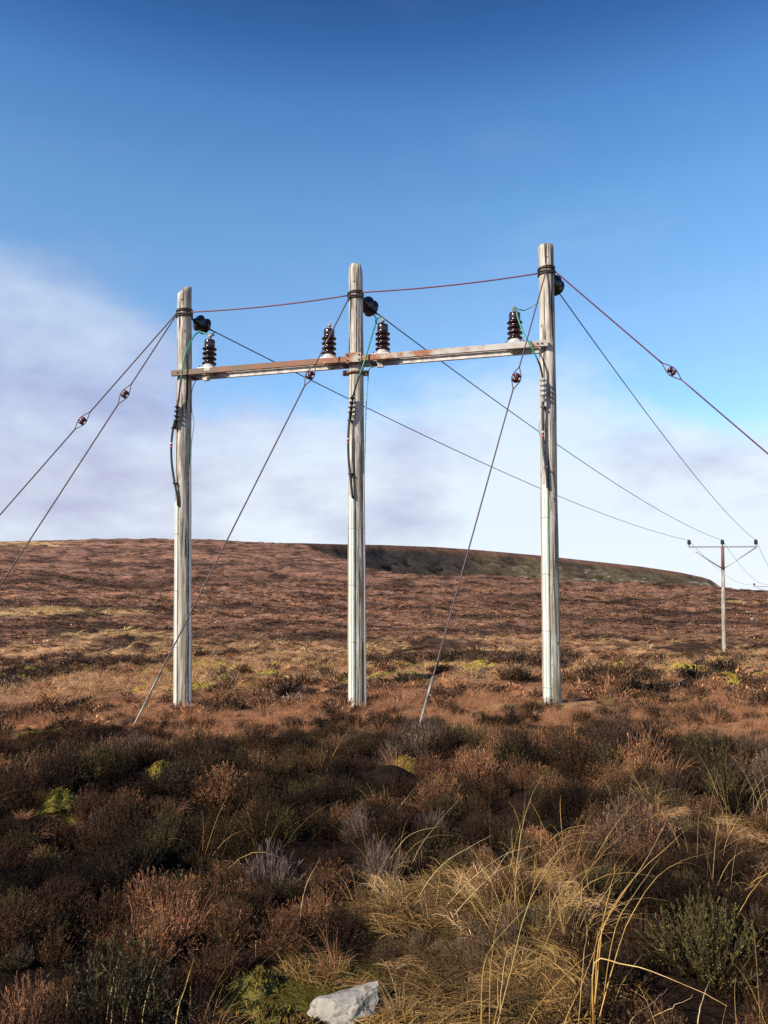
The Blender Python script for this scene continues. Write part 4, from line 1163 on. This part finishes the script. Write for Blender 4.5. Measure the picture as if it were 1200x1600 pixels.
# near heather -----------------------------------------------------------------
NAMED = [  # individually built bushes: x, y, proto, scale, colour, label
    (1.42, 3.62, 'L', 1.0, (0.085, 0.072, 0.030), 'large dark olive heather bush at the bottom right behind bent straw stems'),
    (1.78, 3.30, 'L', 0.95, (0.075, 0.065, 0.030), 'dark heather bush filling the bottom right corner'),
    (-0.66, 4.75, 'G', 0.85, (0.20, 0.148, 0.125), 'grey-lilac dead heather bush left of the mossy patch'),
    (-0.02, 4.70, 'G', 0.65, (0.19, 0.14, 0.112), 'small greyish faded heather bush left of the straw grass'),
    (1.35, 7.9, 'N', 1.0, (0.085, 0.048, 0.038), 'tall dark brown heather bush on the bank right of centre'),
    (2.3, 8.0, 'N', 1.05, (0.080, 0.050, 0.040), 'tall dark heather bush on the bank below the rightmost pole'),
    (-1.55, 6.2, 'N', 0.95, (0.060, 0.042, 0.028), 'black-brown heather bush beside the small yellow moss cushion at left'),
    (-1.05, 3.25, 'L', 1.05, (0.060, 0.050, 0.026), 'dark green-brown heather bush at the bottom left beside the moss'),
]
nx, ny, g = fan_points(1.9, 13.5, 30.0, 0.64, 1)
red, straw, moss, dark, nA, nB, nC, nD = zones(nx, ny)
r = np.hypot(nx, ny)
gapn = fbm(nx * 1.05 + 60, ny * 1.05, 2)
pr = 0.98 * (1 - 0.22 * straw) * (1 - 0.97 * moss) * (1 - 0.93 * red) * (1 - 0.80 * sstep(0.20, 0.32, gapn))
pr *= 0.30 + 0.70 * sstep(0.02, 0.20, near_relief(nx, ny)[1])
pr *= (1 - 0.95 * ell(nx, ny, -0.17, 3.25, 0.30, 0.42)) * (1 - 0.6 * ell(nx, ny, 0.35, 3.2, 0.45, 0.45))
for cx, cy, ex, ey in ((0.19, 7.25, 0.36, 0.62), (-1.86, 6.45, 0.32, 0.62), (-2.42, 5.87, 0.24, 0.46)): pr = pr * (1 - 0.97 * ell(nx, ny, cx, cy, ex, ey))
for x_, y_, *_r in NAMED: pr = pr * (np.hypot(nx - x_, ny - y_) > 0.22)
keep = (g.random(len(nx)) < pr) & clear_of_poles(nx, ny)
x, y = nx[keep], ny[keep]; n = len(x); r = r[keep]
pos = np.stack([x, y, height(x, y) - 0.02], 1)
kk = g.integers(0, 4, n); kk = np.where(g.random(n) < 0.16, 5, kk)
greyz = fbm(x * 0.6 + 80, y * 0.6, 3)
kk = np.where((greyz > 0.30) & (g.random(n) < 0.4), 4, kk)
col = heather_colour(x, y, g); col = np.where((kk == 4)[:, None], np.array([0.175, 0.125, 0.098]) * (0.75 + 0.5 * g.random((n, 1))), col)
col = np.where((kk == 5)[:, None], np.array([0.080, 0.064, 0.030]) * (0.75 + 0.5 * g.random((n, 1))), col)
mnd = near_relief(x, y)[1]; tall = (0.62 + 0.5 * sstep(0.1, 0.6, mnd)) * 0.72 + 0.45 * sstep(6.0, 7.5, r) * (1 - sstep(8.6, 10.2, r)) - 0.22 * sstep(9.5, 11.5, r)
sc = (tall * (0.75 + 0.5 * g.random(n)) * (1 + 0.7 * fbm(x * 0.75, y * 0.75 + 9, 2)))
sc *= 0.57 * (1 - 0.35 * sstep(8.8, 10.5, r)) * np.where(r < 3.2, 0.85, 1.0); strk = straw[keep]; sc *= 1 - 0.45 * strk; col = mixn(col, np.array([0.24, 0.16, 0.10]) * (0.7 + 0.6 * g.random((n, 1))), strk * 0.6)
hp.append(pos); hk.append(kk); hr.append(tilt(g, n)); hs.append(np.stack([sc * 1.05, sc * 1.05, sc], 1)); hc.append(col)
x, y, g = fan_points(1.9, 12.5, 16, 0.66, 5)
red, straw, moss, dark, nA, nB, nC, nD = zones(x, y)
for cx, cy in ((0.19, 7.25), (-1.86, 6.45), (-2.42, 5.75)): moss = np.maximum(moss, ell(x, y, cx, cy + 0.1, 0.24, 0.40))
keep = (g.random(len(x)) < (1 - 0.9 * red) * (1 - 0.85 * straw) * (1 - moss)) & (ell(x, y, -0.17, 3.3, 0.3, 0.4) < 0.3) & (ell(x, y, 0.35, 3.2, 0.45, 0.45) < 0.5); x, y = x[keep], y[keep]; n = len(x)
sc = (0.32 + 0.26 * g.random(n)) * (0.55 + 0.45 * sstep(0.0, 0.3, near_relief(x, y)[1]))
hp.append(np.stack([x, y, height(x, y) - 0.03], 1)); hk.append(g.integers(0, 4, n)); hr.append(tilt(g, n)); hs.append(np.stack([sc * 1.5, sc * 1.5, sc], 1)); hc.append(heather_colour(x, y, g) * 0.5)  # low under-layer, colour darkened to paint shade into the gaps
# heather to the sides, beyond the edges of the picture
x, y, g = fan_points(1.3, 9.0, 26, 1.25, 6)
keep = (np.abs(np.arctan2(x, y)) > 0.63) | (np.hypot(x, y) < 1.9); x, y = x[keep], y[keep]; n = len(x)
keep = g.random(n) < 0.8; x, y = x[keep], y[keep]; n = len(x)
sc = (0.35 + 0.3 * g.random(n)) * np.where(np.hypot(x, y) < 2.2, 0.6, 1.0)
hp.append(np.stack([x, y, height(x, y) - 0.02], 1)); hk.append(g.integers(0, 4, n)); hr.append(tilt(g, n)); hs.append(np.stack([sc * 1.15, sc * 1.15, sc], 1)); hc.append(heather_colour(x, y, g))
# middle distance
x, y, g = fan_points(13.0, 46, 8.5, 0.62, 2)
red, straw, moss, dark, nA, nB, nC, nD = zones(x, y); r = np.hypot(x, y)
pr = np.clip(0.06 + 0.75 * (1 - red) * (1 - straw) + 0.6 * dark, 0, 1) * (1 - 0.9 * moss) * (0.55 + 0.45 * sstep(-0.3, 0.2, fbm(x * 0.4 + 5, y * 0.4, 3)))
keep = (g.random(len(x)) < pr) & clear_of_poles(x, y, 0.35); x, y, r, dark = x[keep], y[keep], r[keep], dark[keep]; n = len(x)
col = mixn(heather_colour(x, y, g) * 1.2, np.array([0.13, 0.066, 0.05]), 0.4 * sstep(20, 45, r)); col = mixn(col, C_DARK * 1.25, dark * 0.7)
sc = (0.6 + 0.6 * g.random(n)) * (1 + 0.4 * dark) * 0.9
hp.append(np.stack([x, y, height(x, y) - 0.03], 1)); hk.append(6 + g.integers(0, 3, n)); hr.append(tilt(g, n)); hs.append(np.stack([sc * 1.25, sc * 1.25, sc * 0.8], 1)); hc.append(col)
# far
x, y, g = fan_points(44, 430, 1.1, 0.56, 3)
q_ = np.hypot(x, y); q_ = g.random(len(x)) < np.clip(1.15 - 0.0 * q_, 0, 1) * np.minimum(1, (85 / q_) ** 1.7) * (1 - 0.8 * sstep(150, 300, q_)); x, y = x[q_], y[q_]
red, straw, moss, dark, nA, nB, nC, nD = zones(x, y); r = np.hypot(x, y)
keep = g.random(len(x)) < np.clip(0.9 * (1 - 0.8 * straw), 0, 1); x, y, r, dark, red = x[keep], y[keep], r[keep], dark[keep], red[keep]; n = len(x)
col = mixn(np.array([0.265, 0.142, 0.096]), np.array([0.41, 0.232, 0.140]), g.random(n) * 0.7 * (0.4 + red)); col = mixn(col, C_DARK * 1.5, dark * 0.8)
col *= (0.7 + 0.6 * g.random((n, 1))) * tone(x, y)
sc = (0.7 + 0.9 * g.random(n)) * (0.8 + 0.5 * sstep(50, 150, r) + 0.3 * sstep(150, 400, r))
hp.append(np.stack([x, y, height(x, y) - 0.06], 1)); hk.append(9 + g.integers(0, 2, n)); hr.append(tilt(g, n)); hs.append(np.stack([sc * 1.6, sc * 1.6, sc * 0.5], 1)); hc.append(col)
scatter('heather', 'brown heather covering the moor', HP, np.vstack(hp), np.concatenate(hk), np.vstack(hr), np.vstack(hs), np.vstack(hc))
# grasses ---------------------------------------------------------------------
x, y, g = fan_points(1.9, 14.5, 36.0, 0.66, 11)
red, straw, moss, dark, nA, nB, nC, nD = zones(x, y); r = np.hypot(x, y)
pathy = ell(x, y, 0.35, 3.2, 0.5, 0.5)
pr = np.clip(np.maximum.reduce([straw * 0.52, 0.40 * ell(x, y, -0.2, 3.3, 0.5, 0.5), red * 0.85, pathy * 0.5, 0.10 * sstep(0.0, 0.4, nB) + 0 * x, 0.65 * sstep(0.20, 0.36, fbm(x * 0.8 + 71, y * 0.8 + 7, 2)) * sstep(5.5, 7, r)]), 0, 1) * (1 - 0.45 * moss) * (1 - ell(x, y, -0.17, 3.42, 0.17, 0.13))
keep = (g.random(len(x)) < pr) & clear_of_poles(x, y, 0.19); x, y, r, red, straw, pathy = [q[keep] for q in (x, y, r, red, straw, pathy)]; n = len(x)
kk = g.integers(0, 3, n); kk = np.where(g.random(n) < 0.68 * np.maximum(straw, pathy), 3 + g.integers(0, 2, n), kk)
col = mixn(C_RED * 1.05, C_TAN * 0.95, np.clip(np.maximum(straw, pathy) + 0.35 * g.random(n), 0, 1)); col = mixn(col, C_STRAW, np.clip(np.maximum(straw, pathy) * 0.55 * g.random(n) * 1.4, 0, 1))
grn = g.random(n) < 0.09 * (straw + pathy); col[grn] = np.array([0.22, 0.19, 0.06])
sc = (0.40 + 0.50 * g.random(n)) * np.where(r > 9, 0.9, 1.0) * np.where(pathy > 0.3, 0.7, 1)
gp.append(np.stack([x, y, height(x, y) - 0.01], 1)); gk.append(kk); gr_.append(np.stack([g.normal(size=n) * 0.15, g.normal(size=n) * 0.15, np.where((kk < 3) & (g.random(n) < 0.45), g.normal(size=n) * 0.9 + 0.3, g.random(n) * 6.28)], 1)); gs.append(np.stack([sc] * 3, 1)); gc.append(col)
x, y, g = fan_points(13.5, 48, 9.0, 0.62, 12)
red, straw, moss, dark, nA, nB, nC, nD = zones(x, y); r = np.hypot(x, y)
keep = (g.random(len(x)) < np.clip(np.maximum(red * 0.9, straw), 0, 1) * (1 - 0.8 * moss)) & clear_of_poles(x, y, 0.2); x, y, r, red, straw = [q[keep] for q in (x, y, r, red, straw)]; n = len(x)
col = mixn(C_RED, C_TAN, np.clip(straw * 0.7 + 0.4 * g.random(n) * sstep(15, 20, r), 0, 1)); col = mixn(col, C_STRAW, straw * g.random(n) * 0.35) * (0.75 + 0.5 * g.random((n, 1)))
sc = 0.7 + 0.7 * g.random(n)
gp.append(np.stack([x, y, height(x, y) - 0.02], 1)); gk.append(5 + g.integers(0, 2, n)); gr_.append(tilt(g, n)); gs.append(np.stack([sc * 1.2, sc * 1.2, sc * 0.85], 1)); gc.append(col)
x, y, g = fan_points(46, 190, 1.1, 0.60, 13)
red, straw, moss, dark, nA, nB, nC, nD = zones(x, y); r = np.hypot(x, y)
keep = g.random(len(x)) < np.clip(np.maximum(red * 0.6, straw * 1.0) * (1 - dark), 0, 1); x, y, r, red, straw = [q[keep] for q in (x, y, r, red, straw)]; n = len(x)
col = mixn(np.array([0.24, 0.125, 0.08]), C_STRAW, np.clip(straw * 1.1, 0, 1)) * (0.75 + 0.5 * g.random((n, 1)))
sc = 0.9 + 0.9 * g.random(n)
gp.append(np.stack([x, y, height(x, y) - 0.04], 1)); gk.append(7 + g.integers(0, 2, n)); gr_.append(tilt(g, n)); gs.append(np.stack([sc * 1.5, sc * 1.5, sc * 0.8], 1)); gc.append(col)
x, y, g = fan_points(2.5, 8.5, 9.0, 0.62, 14)
red, straw, moss, dark, nA, nB, nC, nD = zones(x, y)
keep = g.random(len(x)) < np.clip(0.05 + 0.55 * straw + 0.35 * ell(x, y, 1.0, 3.9, 1.3, 1.3) + 0.2 * sstep(0.2, 0.4, nB), 0, 0.8); x, y = x[keep], y[keep]; n = len(x)
sc = 0.55 + 0.6 * g.random(n)
gp.append(np.stack([x, y, height(x, y) - 0.02], 1)); gk.append(9 + g.integers(0, 2, n)); gr_.append(np.stack([g.normal(size=n) * 0.15, g.normal(size=n) * 0.15, g.normal(size=n) * 0.7], 1)); gs.append(np.stack([sc] * 3, 1)); gc.append(mixn(C_STRAW * 1.05, np.array([0.52, 0.31, 0.10]), g.random(n)))
x, y, g = fan_points(2.3, 6.2, 55, 0.60, 15)
red, straw, moss, dark, nA, nB, nC, nD = zones(x, y)
keep = g.random(len(x)) < np.clip(0.26 * straw + 0.32 * ell(x, y, 0.3, 3.2, 0.6, 0.5) + 0.25 * moss, 0, 1) * (1 - ell(x, y, -0.17, 3.42, 0.17, 0.13)) * (1 - 0.8 * ell(x, y, -0.3, 3.35, 0.32, 0.3)); x, y = x[keep], y[keep]; n = len(x)
sc = 0.55 + 0.6 * g.random(n)
gp.append(np.stack([x, y, height(x, y) - 0.01], 1)); gk.append(3 + g.integers(0, 2, n)); gr_.append(tilt(g, n, 0.12)); gs.append(np.stack([sc, sc, sc * 0.8], 1)); gc.append(mixn(np.array([0.10, 0.062, 0.026]), np.array([0.44, 0.28, 0.10]), g.random(n) ** 1.3))
scatter('moor_grass', 'red-brown and straw-coloured dry grass between the heather', GP, np.vstack(gp), np.concatenate(gk), np.vstack(gr_), np.vstack(gs), np.vstack(gc))
# moss -------------------------------------------------------------------------
x, y, g = fan_points(2.4, 14, 34, 0.6, 21)
moss = zones(x, y)[2]; keep = (g.random(len(x)) < moss * 0.9) & (ell(x, y, -0.17, 3.24, 0.16, 0.12) < 0.5); x, y = x[keep], y[keep]; n = len(x)
col = mixn(C_MOSS * 0.62, np.array([0.17, 0.105, 0.035]), g.random(n))
sc = 0.5 + 0.7 * g.random(n)
mp_, mk, mr_, ms, mc = [np.stack([x, y, height(x, y) - 0.02], 1)], [np.zeros(n)], [tilt(g, n, 0.1)], [np.stack([sc] * 3, 1)], [col]
x, y, g = fan_points(14, 44, 7, 0.6, 22)
moss = zones(x, y)[2]; keep = (g.random(len(x)) < moss * 0.8) & clear_of_poles(x, y, 0.5); x, y = x[keep], y[keep]; n = len(x)
col = mixn(np.array([0.37, 0.33, 0.045]), np.array([0.46, 0.32, 0.10]), g.random(n))
sc = 0.5 + 0.7 * g.random(n)
mp_.append(np.stack([x, y, height(x, y) - 0.03], 1)); mk.append(np.ones(n)); mr_.append(tilt(g, n, 0.1)); ms.append(np.stack([sc * 1.2, sc * 1.2, sc], 1)); mc.append(col)
scatter('moss', 'yellow-green moss patches and hummocks on the moor', [MN, MM], np.vstack(mp_), np.concatenate(mk), np.vstack(mr_), np.vstack(ms), np.vstack(mc))

# ------------------------------------------------------------------ plants told apart one by one
def plant(name, me, x, y, sc, col, lab, cat, rot=0.0, dz=-0.02):
    o = bpy.data.objects.new(name, me); scene.collection.objects.link(o)
    o.location = (x, y, hz(x, y) + dz); o.scale = sc; o.rotation_euler = (0, 0, rot)
    o['icol'] = list(col)
    return tag(o, lab, cat)
for i, (x, y, kd, s, col, lab) in enumerate(NAMED):
    me = {'L': HL, 'G': HG, 'N': HN[i % 4]}[kd]
    plant('heather_bush', me, x, y, (s, s, s), col, lab, 'heather', i * 1.3)
for (x, y, s, lab) in ((0.19, 7.55, 1.7, 'round yellow-green moss cushion in the dark heather right of centre'),
                       (-1.86, 6.75, 1.25, 'small yellow-green moss cushion in dark heather, left of centre'),
                       (-2.42, 6.05, 1.05, 'yellow moss cushion at far left below the smaller cushion')):
    plant('moss_cushion', MN, x, y, (s * 0.95, s * 0.9, s * 0.95), (0.245, 0.200, 0.036), lab, 'moss', s, 0.012 if x < -2 else 0.05)

# tall bent straw stems: each tussock a thing, each stem a part
m_straw = simple('straw_stem', (0.50, 0.30, 0.085), 0.55, 0, 0.5, 14, spec=0.3)
m_pale = simple('pale_straw_stem', (0.62, 0.48, 0.26), 0.6, 0, 0.3, 9, spec=0.3)
def stem_mat(name, foot, mid, tip):
    m, nt, b = new_mat(name)
    tc = nt.nodes.new('ShaderNodeTexCoord'); sp = nt.nodes.new('ShaderNodeSeparateXYZ'); nt.links.new(tc.outputs['Generated'], sp.inputs[0])
    n = noise(nt, 11, 5, 0.7)
    c = ramp(nt, sp.outputs[2], [(0.0, foot), (0.45, mid), (1.0, tip)])
    nt.links.new(mixc(nt, 1.0, c, ramp(nt, n, [(0.3, (0.55, 0.5, 0.45)), (0.65, (1.15, 1.15, 1.1))]), 'MULTIPLY'), b.inputs['Base Color'])
    b.inputs['Roughness'].default_value = 0.6; b.inputs['Specular IOR Level'].default_value = 0.25
    return m
STEM_MATS = [m_straw, stem_mat('rust_to_straw_stem', (0.20, 0.085, 0.03), (0.47, 0.26, 0.07), (0.60, 0.42, 0.18)), stem_mat('olive_to_straw_stem', (0.13, 0.12, 0.03), (0.42, 0.27, 0.07), (0.55, 0.38, 0.16)), stem_mat('dry_pale_stem', (0.28, 0.18, 0.08), (0.52, 0.36, 0.15), (0.62, 0.48, 0.26))]
def stems(name, lab, lines, rad, mat, group='tall grass tussocks', d=None):
    t = None
    for ln in lines:
        bx, by = ln[0]
        d0 = d or EYE / max((by - HORIZON) / FPX, 0.05)
        pts = []
        for i, (px, py) in enumerate(ln):
            pts.append(P(px, py, d0 + 0.10 * i * (1 if (bx * 7 + by) % 2 < 1 else -0.6)))
        g0 = hz(pts[0].x, pts[0].y)
        if pts[0].z > g0 - 0.02:
            pts.insert(0, Vector((pts[0].x - 0.1 * (pts[1].x - pts[0].x), pts[0].y + 0.02, g0 - 0.03)))
        if t is None: t = empty(name, (pts[0].x, pts[0].y, g0), lab, 'grass', group)
        c = bez(pts, 18); n = len(c); random_w = random.uniform(0.6, 1.1)
        c = [p_ + Vector((random.gauss(0, 0.0012), random.gauss(0, 0.004), random.gauss(0, 0.0012))) * (i_ / n) for i_, p_ in enumerate(c)]
        mat_ = random.choice(STEM_MATS) if mat is m_straw else mat
        MB().tube(c, [rad * random_w * (1 - 0.85 * (i / (n - 1)) ** 1.3) for i in range(n)], 5).build('stem', mat_, t)
stems('grass_tussock', 'tall golden straw stems bending right in front of the olive heather bush', [
    [(923, 1590), (930, 1483), (947, 1437), (990, 1373), (1070, 1298)], [(930, 1588), (936, 1470), (967, 1407), (1007, 1347), (1043, 1281)],
    [(936, 1592), (967, 1480), (990, 1423), (1027, 1370), (1060, 1348), (1100, 1335), (1126, 1328)], [(940, 1580), (962, 1450), (1000, 1383), (1033, 1337)],
    [(928, 1585), (940, 1460), (948, 1413), (962, 1350)], [(927, 1596), (929, 1505), (967, 1505), (1017, 1517), (1100, 1553), (1137, 1573)],
    [(883, 1597), (907, 1543), (930, 1480), (934, 1450)], [(957, 1575), (980, 1523), (1003, 1492)], [(905, 1590), (912, 1500), (918, 1445)]], 0.0033, m_straw)
stems('grass_tussock', 'golden straw stems standing above matted grass right of the stone', [
    [(765, 1600), (766, 1530), (772, 1467), (790, 1387)], [(752, 1590), (753, 1540), (758, 1503), (775, 1470), (815, 1425), (855, 1393)],
    [(778, 1598), (800, 1510), (817, 1440), (837, 1390), (892, 1297)], [(781, 1597), (785, 1533), (803, 1477), (887, 1517), (940, 1550)],
    [(827, 1597), (853, 1557), (900, 1507), (960, 1467)], [(845, 1500), (853, 1473), (902, 1378)], [(772, 1600), (778, 1570), (777, 1520)]], 0.0031, m_straw)
stems('grass_tussock', 'pale thin grass stems sweeping right in front of the brown heather', [
    [(690, 1425), (735, 1375), (790, 1335), (850, 1318)], [(655, 1400), (690, 1352), (740, 1320), (770, 1305)], [(700, 1440), (760, 1375), (800, 1350), (880, 1320)],
    [(745, 1410), (775, 1360), (800, 1322)], [(640, 1360), (665, 1310), (720, 1245)], [(790, 1395), (800, 1340), (812, 1290)], [(605, 1350), (640, 1305), (690, 1290)], [(635, 1335), (690, 1328), (740, 1322)]], 0.0020, m_pale)
stems('grass_tussock', 'few straw stems sticking up in the dark heather at the bottom left', [
    [(166, 1598), (176, 1540), (188, 1488)], [(174, 1598), (178, 1560), (183, 1530)], [(222, 1598), (232, 1545), (246, 1498)], [(196, 1598), (202, 1565), (208, 1540)], [(276, 1592), (290, 1540), (303, 1498)], [(104, 1590), (105, 1560), (104, 1540)]], 0.0040, m_straw)
stems('grass_tussock', 'straw stems among the heather at the right edge', [
    [(1122, 1375), (1135, 1315), (1162, 1266)], [(1105, 1300), (1110, 1260), (1122, 1203)], [(1143, 1450), (1170, 1400), (1200, 1362)], [(1100, 1400), (1150, 1365), (1215, 1340)], [(1090, 1600), (1100, 1555), (1108, 1535)], [(1196, 1330), (1198, 1280), (1203, 1240)], [(985, 1597), (1015, 1570), (1047, 1543)], [(1012, 1597), (1050, 1575), (1083, 1555)]], 0.0028, m_straw)
stems('grass_tussock', 'single bent straw stem left of centre above the grey heather', [[(468, 1440), (478, 1385), (502, 1338)], [(400, 1470), (408, 1490), (412, 1440), (400, 1432)]], 0.0022, m_pale)

# ------------------------------------------------------------------ stones
def stone(name, c, size, rot, seed, lab, mat):
    import bmesh
    bm = bmesh.new(); bmesh.ops.create_icosphere(bm, subdivisions=4, radius=1)
    g = random.Random(seed)
    planes = [(Vector((g.gauss(0, 1), g.gauss(0, 1), g.gauss(0, 1))).normalized(), g.uniform(0.55, 0.86)) for _ in range(15)]
    for v in bm.verts:
        p = v.co.copy()
        for nrm, h in planes:
            e = p.dot(nrm) - h
            if e > 0: p -= nrm * e * 0.92
        nn = float(pn(np.array([p.x * 3 + seed]), np.array([p.y * 3 + p.z * 2.1]))[0]); n3 = float(pn(np.array([p.x * 9]), np.array([p.y * 9 + p.z * 8]))[0])
        p *= 1 + 0.16 * nn + 0.07 * n3
        v.co = Vector((p.x * size[0], p.y * size[1], p.z * size[2]))
    me = bpy.data.meshes.new(name); bm.to_mesh(me); bm.free()
    me.materials.append(mat)
    o = bpy.data.objects.new(name, me); scene.collection.objects.link(o)
    o.location = c; o.rotation_euler = rot
    return tag(o, lab, 'stone')
m_stone, nt, b = new_mat('pale_stone')
n1 = noise(nt, 9, 8, 0.65); n2 = noise(nt, 55, 6, 0.7)
cs_ = mixc(nt, ramp(nt, n2, [(0.35, (0, 0, 0)), (0.65, (0.5, 0.5, 0.5))]), ramp(nt, n1, [(0.3, (0.15, 0.13, 0.10)), (0.50, (0.30, 0.28, 0.24)), (0.72, (0.44, 0.42, 0.37))]), (0.30, 0.29, 0.26))
lich = ramp(nt, noise(nt, 16, 6, 0.7), [(0.54, (0, 0, 0)), (0.62, (0.85, 0.85, 0.85))])
cs_ = mixc(nt, lich, cs_, (0.13, 0.11, 0.07))
nt.links.new(cs_, b.inputs['Base Color']); b.inputs['Roughness'].default_value = 0.85; bump(nt, b, n1, 0.9, 0.02)
sx_, sy_ = -0.16, 3.40
stone('stone', (sx_, sy_, hz(sx_, sy_) + 0.02), (0.16, 0.12, 0.066), (R(14), R(-15), R(16)), 14, 'pale grey stone half sunk in moss and grass at the bottom centre', m_stone)
p = ground_end(1176, 969, 85.0)
stone('boulder', (p.x, p.y, p.z + 0.15), (0.30, 0.25, 0.25), (0, 0, 0.4), 9, 'small white boulder far off on the moor near the right edge', m_stone)
